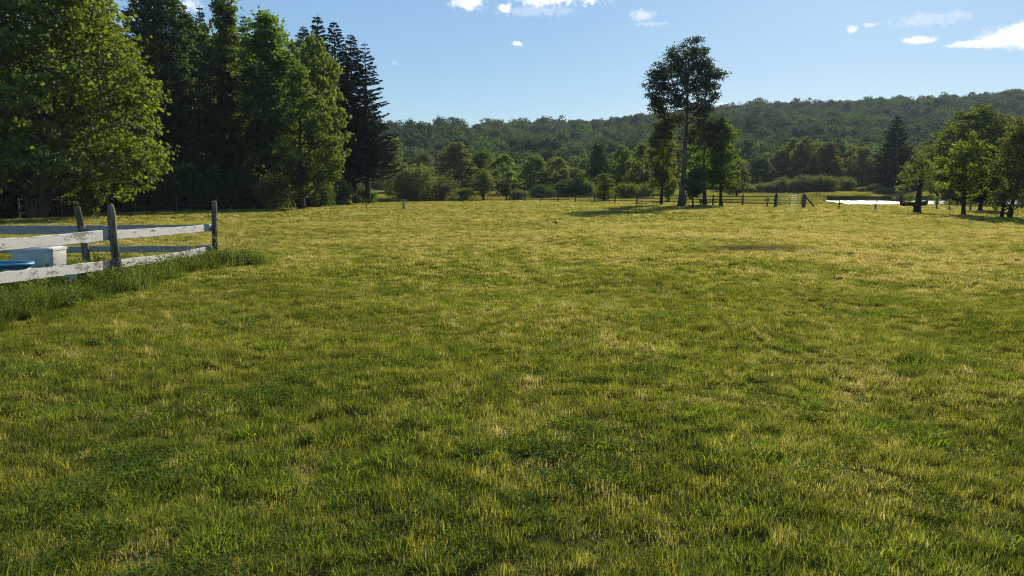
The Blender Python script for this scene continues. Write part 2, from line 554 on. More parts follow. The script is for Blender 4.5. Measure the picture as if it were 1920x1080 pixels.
def build_grass():
    near = [grass_patch('near_turf', 2450, .64, (.03, .066), .0043, M['grass'], 100 + q, 1) for q in range(10)]
    mid = [grass_patch('mid_turf', 4200, 1.15, (.035, .07), .0095, M['grass'], 200 + q, 1.3) for q in range(8)]
    far = [grass_patch('far_turf', 4600, 2.3, (.04, .085), .022, M['grass'], 300 + q, 2.4) for q in range(6)]
    P, Rz, S, I, TL = [], [], [], [], []
    for step, y0, y1, base, k, sd in ((.5, 1.6, 13, 0, 10, 1), (1.0, 13, 38, 10, 8, 2), (2.0, 38, 116, 18, 6, 3)):
        X, Y, rng = grid_pts(step * .92, y0, y1, 0.86, sd, .13)
        n = len(X)
        hs = np.clip(1 + .2 * vnoise(X, Y, 1.3, 7) + .12 * vnoise(X, Y, 6, 8) + rng.normal(0, .1, n), .65, 1.6)
        hs *= 1 - .85 * dirt_mask(X, Y)
        P.append(np.column_stack([X, Y, height(X, Y) + .006])); Rz.append(rng.uniform(0, 6.28, n)); TL.append(slope_tilt(X, Y, Rz[-1], step / 2))
        S.append(np.column_stack([np.ones(n), np.ones(n), hs])); I.append(base + rng.integers(0, k, n))
    scatter('grass', np.concatenate(P), np.concatenate(Rz), np.concatenate(S), np.concatenate(I), near + mid + far,
            'mown yellow-green grass covering the open field', np.concatenate(TL))


build_grass()


def tuft_mesh(seed, n, spread, h, w, mat, lean=(.3, 1.0)):
    rng = R_(seed)
    r = spread * np.sqrt(rng.random(n)); a = rng.uniform(0, 6.28, n)
    pos = np.column_stack([r * np.cos(a), r * np.sin(a), np.full(n, -.01)])
    V, Q, T = blade_arrays(pos, rng.uniform(h[0], h[1], n), rng.uniform(w * .6, w * 1.3, n), rng.uniform(lean[0], lean[1], n),
                           a + rng.normal(0, .8, n), rng)
    t = np.clip(rng.normal(.5, .2, n), 0, 1)
    return np_mesh('tuft', V, [Q, T], mat, tint=np.concatenate([t, t]))


def leaf_cards(P, N, size, rng, aspect=.7, fold=.15):
    n = len(P)
    N = unit(N)
    t = unit(np.cross(N, rng.normal(size=(n, 3))))
    b = np.cross(N, t)
    s = np.asarray(size)[:, None] * np.ones((n, 1))
    f = N * s * fold
    V = np.stack([P - t * s * .5, P - b * s * .5 * aspect + f - t * s * .08, P + t * s * .5, P + b * s * .5 * aspect + f - t * s * .08], 1).reshape(-1, 3)
    Q = np.arange(n)[:, None] * 4 + np.array([[0, 1, 2, 3]])
    return V, Q


def clover_mesh(seed, n, spread, size):
    rng = R_(seed)
    r = spread * np.sqrt(rng.random(n)) * rng.uniform(.5, 1.1, n); a = rng.uniform(0, 6.28, n)
    P = np.column_stack([r * np.cos(a), r * np.sin(a) * rng.uniform(.6, 1), rng.uniform(.025, .07, n)])
    V, Q = leaf_cards(P, np.array([0, 0, 1.]) + rng.normal(0, .45, (n, 3)), rng.uniform(.6, 1.3, n) * size, rng, .8)
    return np_mesh('clover', V, [Q], M['clover'], tint=rng.random(n))


def build_tufts():
    ms = [tuft_mesh(400 + q, 60 + 15 * q, .06 + .02 * q, (.05, .115), .0055, M['tuft']) for q in range(5)]
    rng = R_(41)
    n = 6500
    Y = 2.2 + 33 * rng.random(n) ** 1.35; X = rng.uniform(-.86, .86, n) * Y
    k = (vnoise(X, Y, 2.4, 15) + rng.normal(0, .35, n) > .25)
    X, Y = X[k], Y[k]; n = len(X)
    s = rng.uniform(.45, 1.15, n)
    scatter('grass_tufts', np.column_stack([X, Y, height(X, Y)]), rng.uniform(0, 6.28, n), np.column_stack([s * 1.2, s * 1.2, s]),
            rng.integers(0, 5, n), ms, 'taller bright grass tufts standing out of the mown field')
    ms = [clover_mesh(500 + q, 90 + 40 * q, 0.16 + .03 * q, .016) for q in range(5)]
    n = 2600
    Y = 2.2 + 30 * rng.random(n) ** 1.3; X = rng.uniform(-.86, .86, n) * Y
    k = (vnoise(X, Y, 2.0, 25) + rng.normal(0, .25, n) > .62)
    X, Y = X[k], Y[k]; n = len(X)
    s = rng.uniform(.7, 1.5, n)
    scatter('clover', np.column_stack([X, Y, height(X, Y)]), rng.uniform(0, 6.28, n), np.column_stack([s, s, rng.uniform(.8, 1.4, n)]),
            rng.integers(0, 5, n), ms, 'dark green clover patches low in the mown field')


build_tufts()


def build_meadow():
    ms = []
    for q in range(5):
        rng = R_(600 + q); n = 1500
        p = rng.uniform(-2, 2, (n, 2))
        V, Q, T = blade_arrays(np.column_stack([p, np.zeros(n)]), rng.uniform(.2, .55, n), rng.uniform(.03, .07, n), rng.uniform(.1, .8, n),
                               rng.uniform(0, 6.28, n), rng)
        t = rng.random(n)
        ms.append(np_mesh('meadow_patch', V, [Q, T], M['meadow'], tint=np.concatenate([t, t])))
    rng = R_(61)
    xs, ys = np.meshgrid(np.arange(-70, 135, 3.4), np.arange(80, 190, 3.4)); X = xs.ravel(); Y = ys.ravel()
    X = X + rng.uniform(-1, 1, len(X)); Y = Y + rng.uniform(-1, 1, len(Y))
    k = (Y > edge_depth(960 + FPX * X / Y)) & (np.abs(X) < Y * .85) & (height(X, Y) > -.12) & ~((X > 37.2 + (Y - 95) * .36) & (Y < 132) & (Y > 102))
    X, Y = X[k], Y[k]; n = len(X)
    scatter('meadow_grass', np.column_stack([X, Y, height(X, Y)]), rng.uniform(0, 6.28, n),
            np.column_stack([np.ones(n), np.ones(n), rng.uniform(.5, 1.2, n) * np.where((X > 34) & (Y < 103), .28, 1)]), rng.integers(0, 5, n), ms,
            'tall unmown yellow-green grass beyond the fence and pond')


build_meadow()


# ------------------------------------------------------------------ trees
def bezier(a, b, c, n):
    t = np.linspace(0, 1, n)[:, None]
    return (1 - t) ** 2 * a + 2 * t * (1 - t) * b + t * t * c


PROF = {
    'round': lambda t: np.sqrt(np.clip(1 - (2 * t - .95) ** 2 * .95, .05, 1)),
    'oval': lambda t: np.clip(np.sin(np.pi * np.clip(t * .92 + .06, 0, 1)) ** .7, .12, 1),
    'dome': lambda t: np.clip(np.sqrt(np.clip(1 - t ** 2.2, .03, 1)), .2, 1),
    'cone': lambda t: np.clip((1 - t) ** .8, .1, 1) * np.clip(t * 6 + .5, 0, 1),
    'column': lambda t: np.clip(np.sin(np.pi * np.clip(t * .85 + .12, 0, 1)) ** .45, .3, 1),
}


def broadleaf(seed, H, Rr, zb, mat, bark='bark', prof='round', lobes=26, n_leaf=9000, leaf=.3, trunk_r=.22, lobe_r=.36,
              clump=.35, extra=(), trunk_top=.8, stems=1, lean=(0, 0), hollow=0, wob=.1, inner=.25, aspect=.75):
    rng = R_(seed)
    tk = MB()
    C, RL = [], []
    for i in range(lobes):
        t = (i + rng.uniform(.1, .9)) / lobes
        pr = PROF[prof](np.array(t)) * Rr
        a = i * 2.399 + rng.uniform(-.5, .5)
        rl = Rr * lobe_r * rng.uniform(.65, 1.25) * (1 - .35 * t if prof in ('cone', 'oval') else 1)
        r = max(0, pr - rl * .75) * np.sqrt(rng.uniform(.02 if hollow else .3, 1))
        C.append([r * np.cos(a) + lean[0] * t, r * np.sin(a) + lean[1] * t, zb + rl * .4 + t * (H - zb - rl * 1.3)]); RL.append(rl)
    for (ex, ey, ez, er) in extra:
        C.append([ex, ey, ez]); RL.append(er)
    C = np.array(C); RL = np.array(RL)
    # stems and limbs
    forks = []
    for s in range(stems):
        b = np.array([rng.normal(0, .28) * (stems > 1), rng.normal(0, .28) * (stems > 1), -.15])
        top = np.array([lean[0] + rng.normal(0, wob * Rr) + (0 if stems == 1 else rng.normal(0, .3 * Rr)), lean[1] + rng.normal(0, wob * Rr), H * trunk_top])
        m = (b + top) / 2 + np.array([rng.normal(0, .05 * H * .5), rng.normal(0, .05 * H * .5), 0])
        L = bezier(b, m, top, 10)
        r0 = trunk_r / math.sqrt(stems)
        tt = np.linspace(0, 1, 10)
        rad_ = r0 * (1 - tt) ** .8 + .018
        rad_[0] *= 1.45; rad_[1] *= 1.08
        tk.tube(L, rad_, 8, rng=rng, rough=.05)
        forks.append((L, rad_))
    for c, rl in zip(C, RL):
        L, rad_ = forks[rng.integers(0, stems)]
        want = np.clip(c[2] - rng.uniform(.25, .6) * np.hypot(c[0], c[1]) - .3 * rl, max(.25 * zb, L[1, 2]), L[-1, 2])
        k = int(np.argmin(np.abs(L[:, 2] - want)))
        a = L[k]
        mid = (a + c) / 2 + np.array([0, 0, .12 * np.linalg.norm(c - a)]) + rng.normal(0, .06 * Rr, 3)
        r0 = min(rad_[k] * .55, .05 * rl + .02)
        tk.tube(bezier(a, mid, c, 6), np.linspace(r0, .012, 6), 5, cap=False)
        for _ in range(5):
            d = unit(rng.normal(size=3) + np.array([0, 0, .4]))
            tk.tube(bezier(c, c + d * rl * .5 + rng.normal(0, .1 * rl, 3), c + d * rl * .95, 4), np.linspace(.016, .006, 4) + .004 * rl, 4, cap=False)
    # leaves: clumps on the outside of every lobe, some inside
    w = RL ** 2; w = w / w.sum()
    per = 24
    ncl = max(len(C) * 4, n_leaf // per)
    li = rng.choice(len(C), ncl, p=w)
    d = unit(rng.normal(size=(ncl, 3)) + np.array([0, 0, .25]))
    ins = rng.random(ncl) < inner
    rr = np.where(ins, rng.uniform(.2, .8, ncl), rng.uniform(.82, 1.08, ncl))
    cc = C[li] + d * (RL[li] * rr)[:, None] * np.array([1, 1, .85])
    # drop clumps buried deep inside other lobes (they would never be seen)
    sub = np.linalg.norm(cc[:, None, :] - C[None], axis=2) / RL[None]
    sub[np.arange(ncl), li] = 9
    deep = (sub.min(1) < .55) & (rng.random(ncl) < .6)
    cc, d, li = cc[~deep], d[~deep], li[~deep]
    cs = clump * rng.uniform(.6, 1.3, len(cc))
    P = np.repeat(cc, per, 0) + rng.normal(0, 1, (len(cc) * per, 3)) * np.repeat(cs, per)[:, None] * np.array([.66, .66, .32])
    nd = np.repeat(d, per, 0)
    Nn = nd * .55 + np.array([0, 0, .55]) + rng.normal(0, .55, P.shape)
    P = P[P[:, 2] > .08]; Nn = Nn[:len(P)]
    sz = leaf * rng.uniform(.6, 1.35, len(P))
    V, Q = leaf_cards(P, Nn, sz, rng, aspect)
    ct = np.repeat(rng.normal(.5, .18, len(cc)), per)[:len(P)]
    tint = np.clip(ct + rng.normal(0, .18, len(P)), 0, 1)
    return tk.mesh('trunk', M[bark], smooth=True), np_mesh('crown', V, [Q], M[mat], tint=tint)


def spruce(seed, H, Rr, zb, mat='spruce', whorls=34, per=7, sparse=0.0, trunk_r=.22, dens=1.0):
    rng = R_(seed)
    tk = MB()
    zs = np.linspace(-.15, H, 14)
    L = np.column_stack([rng.normal(0, .02, 14).cumsum() * .4, rng.normal(0, .02, 14).cumsum() * .4, zs])
    tk.tube(L, trunk_r * (1 - zs.clip(0) / H) ** .9 + .012, 8)
    PV, PN, PS, PT = [], [], [], []
    V4, n4 = [], 0
    for w in range(whorls):
        t = (w + rng.uniform(0, .8)) / whorls
        z0 = zb + t * (H - zb) * .985
        nb = max(4, int(per * (1 - .3 * t)))
        a0 = rng.uniform(0, 6.28)
        for q in range(nb):
            if rng.random() < sparse: continue
            a = a0 + q * 6.283 / nb + rng.normal(0, .25)
            ln = Rr * (1 - t) ** .78 * rng.uniform(.6, 1.15) * (1 if t > .1 else .6 + 4 * t) + .12
            o = np.array([math.cos(a), math.sin(a), 0.0])
            droop = rng.uniform(.15, .4) * (1 - t) - .35 * t
            s = np.linspace(0, 1, 7)[:, None]
            zj = z0 + rng.uniform(-1.3, 1.3) * (H - zb) / whorls * (1 - t)
            br = np.array([0, 0, zj]) + o * ln * s + np.array([0, 0, 1]) * (-droop * ln * np.sin(s * 2.2) + .18 * ln * s ** 3)
            tk.tube(br, np.linspace(.03 * (1 - t) + .01, .006, 7), 4, cap=False)
            m = max(8, int(ln * 13 * dens))
            u = np.sqrt(rng.uniform(.02, 1, m))
            side = np.where(rng.random(m) < .5, 1, -1)
            base = np.stack([np.interp(u, s[:, 0], br[:, k]) for k in range(3)], -1)
            perp = np.array([-o[1], o[0], 0])
            sl = (.16 + .30 * ln * (1 - u) * .55 + .08) * rng.uniform(.7, 1.3, m)
            dirv = unit(perp[None] * side[:, None] * rng.uniform(.3, 1, (m, 1)) + o[None] * rng.uniform(.35, .9, (m, 1)) + np.array([0, 0, -1.0]) * rng.uniform(.05, .75, (m, 1)))
            wid = rng.uniform(.07, .13, m) * (1 + .15 * ln)
            b2 = unit(np.cross(dirv, rng.normal(0, .5, (m, 3)) + np.array([0, 0, 1.])))
            q0 = base; q2 = base + dirv * sl[:, None]; md = base + dirv * (sl * .45)[:, None]
            V4.append(np.stack([q0, md - b2 * wid[:, None] * .5, q2, md + b2 * wid[:, None] * .5], 1).reshape(-1, 3))
    V = np.concatenate(V4)
    n = len(V) // 4
    Q = np.arange(n)[:, None] * 4 + np.array([[0, 1, 2, 3]])
    return tk.mesh('trunk', M['bark_dark'], smooth=True), np_mesh('crown', V, [Q], M[mat], tint=rng.random(n))


def shrub(seed, H, Rr, mat, n_leaf=5000, leaf=.22, lobes=14, flat=.5):
    rng = R_(seed)
    tk = MB()
    C, RL = [], []
    for i in range(lobes):
        a = i * 2.399 + rng.uniform(-.4, .4); r = Rr * .72 * math.sqrt((i + .5) / lobes)
        rl = Rr * rng.uniform(.24, .42)
        top = H * (1 - .55 * (r / Rr) ** 1.8) * rng.uniform(.8, 1.05)
        C.append([r * math.cos(a), r * math.sin(a), max(rl * .6, top - rl * .8)]); RL.append(rl)
        tk.tube(bezier(np.array([r * .15 * math.cos(a), r * .15 * math.sin(a), -.05]), np.array([r * .4 * math.cos(a), r * .4 * math.sin(a), top * .6]), np.array(C[-1]), 5),
                np.linspace(.035, .01, 5), 5, cap=False)
    C = np.array(C); RL = np.array(RL)
    ncl = n_leaf // 12
    li = rng.choice(lobes, ncl, p=RL ** 2 / (RL ** 2).sum())
    d = unit(rng.normal(size=(ncl, 3)) + np.array([0, 0, .3]))
    cc = C[li] + d * (RL[li] * rng.uniform(.55, 1.12, ncl))[:, None]
    low = rng.random(ncl) < .22                                   # skirts down to the ground
    cc[low, 2] *= rng.uniform(.05, .6, low.sum())
    P = np.repeat(cc, 12, 0) + rng.normal(0, .16 + .05 * Rr, (ncl * 12, 3)) * np.array([.7, .7, .55])
    k = P[:, 2] > .02
    P = P[k]; nd = np.repeat(d, 12, 0)[k]
    V, Q = leaf_cards(P, nd * .6 + np.array([0, 0, .5]) + rng.normal(0, .55, P.shape), leaf * rng.uniform(.6, 1.3, len(P)), rng, .65)
    tint = np.clip(np.repeat(rng.normal(.5, .2, ncl), 12)[k] + rng.normal(0, .15, len(P)), 0, 1)
    return tk.mesh('stems', M['bark_dark'], smooth=True), np_mesh('foliage', V, [Q], M[mat], tint=tint)


PROTO = {}


def proto(key, fn, H, Rr, *a, **k):
    PROTO[key] = (fn(*a, **k), H, Rr)


# generic kinds, nominal 10 m high
for q in range(3):
    proto('leafA%d' % q, broadleaf, 10, 3.2, 11 + q, 10, 3.2, 1.6, 'broad', 'bark_dark', 'round', 24, 8000, .30, .2, .36, .36)
    proto('leafO%d' % q, broadleaf, 10, 3.0, 21 + q, 10, 3.0, 1.2, 'olive', 'bark_dark', 'dome', 26, 8000, .28, .2, .33, .36)
proto('leafD0', broadleaf, 10, 2.4, 31, 10, 2.4, 1.0, 'dark', 'bark_dark', 'oval', 24, 9000, .28, .2, .36, .34)
proto('leafD1', broadleaf, 10, 2.8, 32, 10, 2.8, 1.0, 'dark', 'bark_dark', 'dome', 24, 9000, .28, .2, .36, .34)
proto('highD', broadleaf, 10, 2.4, 36, 10, 2.4, 2.4, 'broad', 'bark_dark', 'round', 22, 6000, .27, .17, .38, .42, [(1.6, .3, 3.0, .7), (-1.5, .6, 3.4, .8), (.2, -1.2, 2.2, .7)], hollow=1)
proto('leafB0', broadleaf, 10, 2.6, 33, 10, 2.6, 1.4, 'bright', 'bark', 'oval', 24, 7000, .30, .18, .34, .36)
proto('col0', broadleaf, 10, 1.5, 34, 10, 1.5, .8, 'bright', 'bark', 'column', 26, 6500, .24, .16, .5, .3)
proto('col1', broadleaf, 10, 1.5, 35, 10, 1.5, .6, 'dark', 'bark_dark', 'column', 26, 7500, .24, .18, .5, .3)
for q in range(4):
    proto('spruce%d' % q, spruce, 18, 3.0, 151 + q, 18, 3.0 + .3 * (q % 2), 2.4 + q * .3, 'spruce', 48 + 3 * q, 9, .04 * q, dens=3.2)
proto('spruceS', spruce, 18, 3.4, 54, 18, 3.4, 3.2, 'spruce', 42, 8, .1, dens=2.4)
proto('spruceW', spruce, 15, 5.2, 56, 15, 5.2, .25, 'spruce', 46, 12, dens=1.6)
for q in range(3):
    proto('shrubO%d' % q, shrub, 3, 2.6, 61 + q, 3, 2.6, 'olive', 6000, .2)
    proto('shrubG%d' % q, shrub, 3, 2.2, 65 + q, 3, 2.2, 'broad', 5200, .19)
proto('shrubD', shrub, 3, 2.2, 69, 3, 2.2, 'dark', 5600, .2)

# individual trees of their own build
proto('maple', broadleaf, 15.5, 6.6, 71, 15.5, 6.6, 1.6, 'maple', 'bark', 'dome', 70, 52000, .25, .36, .26, .42,
      [(5.6, -.8, 3.5, 1.25), (6.4, -.9, 2.9, 1.0), (4.6, -1.8, 3.0, 1.3), (5.4, -1.0, 5.2, 1.4), (3.4, -2.6, 2.6, 1.2), (5.6, .5, 7.2, 1.4), (-3, -4, 2.0, 1.4), (-1, -4.4, 3.0, 1.4), (1.6, -4.0, 3.2, 1.3)],
      .78, 4)
proto('ash', broadleaf, 15, 4.6, 72, 15, 4.6, 2.0, 'maple', 'bark', 'round', 46, 26000, .22, .28, .27, .42, (), .8, 2)
proto('pyramid', broadleaf, 17, 3.0, 73, 17, 3.0, 1.4, 'broad', 'bark_dark', 'cone', 60, 24000, .26, .25, .40, .36)
proto('tall_dark', broadleaf, 17, 3.8, 74, 17, 3.8, 1.2, 'dark', 'bark_dark', 'round', 60, 30000, .26, .3, .34, .4)
proto('loose', broadleaf, 15.5, 2.3, 75, 15.5, 2.3, 3.6, 'broad', 'bark', 'oval', 44, 14500, .27, .13, .36, .42, (), .92)
proto('oval', broadleaf, 11.2, 2.6, 76, 11.2, 2.2, 1.5, 'broad', 'bark_dark', 'oval', 40, 17000, .2, .24, .36, .3,
      [(1.6, -.3, 6.0, 1.0), (2.2, -.2, 5.0, 1.05), (2.5, 0, 4.0, 1.0), (2.4, -.2, 3.0, .95), (1.8, -.5, 2.2, .8), (1.9, -.4, 6.9, .8)], .8)
_hl = [(.2, 13.9, 1.05), (-.9, 13.5, .95), (1.2, 13.5, 1.0), (2.0, 12.7, 1.0), (2.6, 11.7, .95), (2.6, 10.6, .9), (2.2, 9.7, .9), (-1.7, 12.6, 1.05), (-2.5, 11.7, .95),
       (-3.0, 10.8, .85), (-2.7, 9.9, .85), (-2.0, 9.1, .8), (-.8, 12.1, 1.0), (.7, 12.3, 1.1), (-.3, 10.8, .9), (1.2, 10.9, .95), (-1.4, 10.6, .9), (-1.2, 9.5, .8), (.5, 9.3, .75), (1.6, 8.8, .8),
       (0, 8.2, .85), (1.4, 7.9, .85), (-1.2, 8.0, .85), (1.7, 7.1, .9), (2.9, 7.0, .9), (3.4, 7.8, .65), (-1.9, 7.1, .85), (-2.2, 6.2, .8), (2.5, 6.0, .85), (.6, 6.5, .75)]
_hr = R_(770)
proto('hero', broadleaf, 15.3, 4.1, 77, 15.3, 4.1, 5.6, 'hero', 'bark', 'round', 0, 21000, .2, .27, .21, .38,
      [(x * .95, _hr.normal(0, 1.3) * (1 if z > 8.3 else .6), z - .1, r) for x, z, r in _hl], .86, wob=.025, inner=.3)
proto('wide', broadleaf, 10.4, 5.4, 78, 10.4, 5.4, 1.2, 'broad', 'bark_dark', 'round', 50, 20000, .27, .3, .27, .4)
proto('young', broadleaf, 4.7, 1.6, 79, 4.7, 1.6, 1.2, 'bright', 'bark_dark', 'round', 24, 5200, .15, .11, .33, .22)
proto('stout', broadleaf, 4.0, 1.7, 80, 4.0, 1.5, 1.5, 'olive', 'bark_dark', 'dome', 16, 2300, .11, .24, .33, .22, [(-1.3, -.2, 1.3, .55), (-.9, -.5, 1.0, .4)])
proto('willow', broadleaf, 5.6, 1.7, 81, 5.6, 1.7, .5, 'olive', 'bark_dark', 'dome', 34, 11000, .13, .14, .3, .24, (), .85, 5)
proto('orchard', broadleaf, 4.4, 1.9, 82, 4.4, 1.9, .9, 'olive', 'bark_dark', 'round', 22, 6000, .17, .16, .36, .24)
proto('ball', broadleaf, 2.7, .95, 83, 2.7, .95, .7, 'dark', 'bark_dark', 'round', 16, 4200, .11, .1, .42, .14)
proto('small_dark', broadleaf, 3.4, 1.15, 84, 3.4, 1.15, .9, 'dark', 'bark_dark', 'oval', 18, 3800, .14, .07, .38, .18)
proto('sapling', broadleaf, 2.2, .8, 85, 2.2, .8, .3, 'bright', 'bark', 'oval', 14, 1900, .13, .03, .4, .16)

used = set()


def plant(kind, name, px, Y, H, Rr, label, cat='tree', group=None, rz=None, dz=0.0):
    (tm, cm), H0, R0 = PROTO[kind]
    x = wx(px, Y)
    z = float(height(x, Y))
    rng = random.Random(hash((px, Y)) & 0xffff)
    o = empty(name, (x, Y, z + dz), rng.uniform(0, 6.28) if rz is None else rz, label, cat, group)
    sh = kind.startswith('shrub')
    a = link('stem' if sh else 'trunk', tm, o)
    b = link('foliage' if sh else 'crown', cm, o)
    o.scale = (Rr / R0, Rr / R0, H / H0)
    return o


EDGE = 'trees along the left wood edge'
# left wood, nearest first
plant('maple', 'maple_tree', 78, 42, 15.5, 6.6, 'large bright green many-stemmed maple filling the left edge above the rail fence', rz=0)
plant('ash', 'ash_tree', -50, 49, 14, 4.6, 'thin-crowned green tree with sky showing through at the top left corner', rz=1.0)
plant('ash', 'ash_tree', 170, 53, 15.6, 4.2, 'tall green tree rising close behind the large maple', rz=2.0)
plant('sapling', 'sapling', 172, 41.5, 1.9, .8, 'small bright leafy sapling under the right side of the large maple')
plant('shrubD', 'shrub', 20, 45, 2.2, 2.4, 'dark shrub beneath the large maple at the left edge', 'shrub')
plant('shrubG0', 'shrub', 118, 46, 1.8, 1.8, 'low green shrub at the foot of the large maple', 'shrub')
plant('tall_dark', 'dark_tree', 322, 62, 17.6, 3.7, 'tall dark rounded tree right of the large maple', rz=.4)
plant('pyramid', 'pointed_tree', 440, 66, 17.6, 2.9, 'dark leafy tree with a pointed conical top in the left wood', rz=.3)
plant('loose', 'ash_tree', 514, 64, 15.8, 2.9, 'slender loose green tree with a thin bare lower trunk in the left wood', rz=1.3)
plant('oval', 'oval_tree', 568, 61, 11.2, 2.5, 'dense oval tree with a sunlit right edge and forked trunk at the wood edge', rz=0)
plant('leafA1', 'leafy_tree', 600, 70, 15.2, 3.1, 'taller green tree rising right behind the dense oval tree', rz=.7)
plant('shrubG1', 'bush', 522, 60.5, 3.1, 1.75, 'rounded olive green bush left of the oval tree trunk', 'bush')
plant('spruce0', 'spruce_tree', 396, 82, 20.3, 2.6, 'spruce whose thin tip shows left of the pointed leafy tree', 'spruce')
plant('spruce1', 'spruce_tree', 506, 82, 20.0, 2.6, 'spruce whose tip stands just above the slender loose tree', 'spruce')
plant('spruce0', 'spruce_tree', 474, 80, 19.0, 2.4, 'spruce whose tip shows right of the pointed leafy tree', 'spruce')
plant('spruce3', 'spruce_tree', 582, 90, 20.0, 3.8, 'dark spruce at the left end of the spruce clump', 'spruce')
plant('spruce2', 'spruce_tree', 607, 87, 20.5, 3.9, 'tallest dark spruce of the clump', 'spruce')
plant('spruce1', 'spruce_tree', 637, 86, 19.6, 4.0, 'dark spruce just right of the tallest one', 'spruce')
plant('spruce3', 'spruce_tree', 667, 85, 18.1, 3.7, 'dark spruce with a narrow spire between taller and outermost spruces', 'spruce')
plant('spruceS', 'spruce_tree', 692, 84, 17.0, 4.0, 'outermost dark spruce with open branches reaching right over the hill', 'spruce', rz=.2)
for px, Y, H, Rr, k in ((230, 66, 15, 4, 'tall_dark'), (285, 76, 16, 4, 'leafD0'), (365, 74, 17.5, 4.0, 'tall_dark'), (405, 72, 16.2, 3.4, 'leafD1'),
                        (478, 74, 17.0, 3.6, 'leafA0'), (550, 78, 17.2, 3.6, 'leafA2'), (130, 66, 15, 4.4, 'leafD1'), (40, 60, 14, 4.5, 'tall_dark'),
                        (-60, 62, 12, 4.5, 'leafD0'), (650, 96, 13, 3.2, 'leafD1')):
    plant(k, 'dark_tree', px, Y, H, Rr, 'dark leafy tree standing deep inside the left wood', 'tree', 'shaded trees deep inside the left wood')
for px, Y, H, Rr in ((255, 55, 2.4, 2.0), (305, 58, 2.7, 2.2), (352, 60, 3.3, 2.3), (402, 62, 3.4, 2.4), (452, 63, 3.4, 2.2), (205, 52, 2.3, 2.0), (480, 62, 2.6, 1.8), (600, 68, 2.4, 1.6), (632, 78, 2.6, 2.0), (660, 90, 2.8, 2.2), (560, 66, 2.2, 1.8)):
    plant('shrubD', 'shrub', px, Y, H, Rr, 'shaded dark shrub along the foot of the left wood', 'shrub', 'shaded shrubs along the foot of the left wood')
plant('shrubG2', 'shrub', 694, 90, 1.7, 1.1, 'small sunlit shrub below the outermost spruce', 'shrub')

# bushes and trees behind the far edge of the field, centre
plant('leafO0', 'leafy_tree', 738, 118, 9.8, 2.9, 'blue-green tree directly right of the outermost spruce')
plant('shrubO0', 'bush', 778, 103, 4.8, 4.0, 'largest olive bush mound at the field edge right of the spruces', 'bush')
plant('shrubO1', 'bush', 828, 105, 3.2, 2.8, 'olive bush sloping down right of the largest bush mound', 'bush')
plant('shrubO2', 'bush', 768, 100, 2.3, 1.6, 'low pale green bush in front of the largest bush mound', 'bush')
plant('shrubG0', 'bush', 872, 108, 1.9, 1.5, 'small round bush left of the orchard tree trunk', 'bush')
plant('leafO1', 'leafy_tree', 856, 128, 9.5, 4.0, 'broad olive tree rising behind the bush mounds')
plant('leafA0', 'leafy_tree', 905, 134, 8.6, 3.4, 'green tree behind the round orchard tree')
plant('leafB0', 'leafy_tree', 944, 132, 7.6, 2.7, 'tree with a bright sunlit top right of the broad olive tree')
plant('orchard', 'orchard_tree', 907, 108, 4.4, 2.0, 'round green orchard tree with a short dark trunk at the field edge')
plant('ball', 'clipped_tree', 949, 108, 2.75, 1.0, 'small dark ball-headed tree with a glowing rim at the field edge', 'small tree')
plant('shrubG1', 'bush', 972, 112, 1.7, 1.6, 'low green bush right of the ball-headed tree', 'bush')
plant('shrubD', 'bush', 1014, 118, 2.2, 2.3, 'dark domed bush with a sunlit rim in the meadow', 'bush')
plant('shrubD', 'bush', 1062, 124, 2.9, 3.2, 'larger dark bush right of the domed meadow bush', 'bush')
plant('shrubG2', 'bush', 1092, 121, 3.3, 2.4, 'green bush at the left foot of the dark tree by the young tree', 'bush')
plant('leafA2', 'leafy_tree', 1002, 145, 8.0, 3.0, 'rounded green tree above the domed meadow bush')
plant('leafB0', 'leafy_tree', 1046, 148, 7.4, 2.6, 'yellow-green tree above the larger dark meadow bush')
plant('leafD1', 'dark_tree', 1120, 131, 9.5, 2.6, 'dark tree standing behind the young light green tree')
plant('col0', 'young_tree', 1131, 100, 3.7, 1.35, 'young light green bushy tree alone in front of the dark trees', 'small tree')
plant('leafA1', 'leafy_tree', 1164, 137, 9.4, 3.0, 'green tree with sunlit leaves right of the dark tree')
plant('leafB0', 'leafy_tree', 1200, 131, 9.3, 2.6, 'light green tree just left of the lone tall tree group')
plant('shrubG0', 'bush', 1172, 112, 2.6, 2.2, 'green bush right of the young light green tree', 'bush')
plant('shrubO1', 'bush', 1205, 115, 2.4, 2.4, 'olive bush below the light green tree', 'bush')

# lone tall tree and its neighbours
plant('hero', 'tall_tree', 1275, 72, 15.3, 4.1, 'lone tall tree with a rounded open crown against the sky', rz=0)
plant('highD', 'dark_tree', 1238, 77, 8.6, 1.6, 'narrow dark tree just left of the lone tall tree trunk')
plant('col0', 'leafy_tree', 1252, 96, 8.6, 1.1, 'narrow yellow-green tree between the dark tree and tall trunk')
plant('highD', 'dark_tree', 1320, 78, 9.0, 2.7, 'dark tree right of the lone tall tree overlapping its lower crown')
plant('highD', 'dark_tree', 1350, 72.3, 8.0, 1.9, 'dark tree with a clear bare trunk at the right of the tall tree group')
plant('small_dark', 'small_tree', 1298, 66, 3.4, 1.1, 'small dark tree with a thin stem right of the tall trunk', 'small tree')
plant('leafO2', 'leafy_tree', 1378, 128, 7.0, 2.4, 'grey-green tree between tall tree group and far tree row')
plant('leafA2', 'leafy_tree', 1300, 125, 8.0, 2.8, 'green tree seen between the trunks behind the lone tall tree')

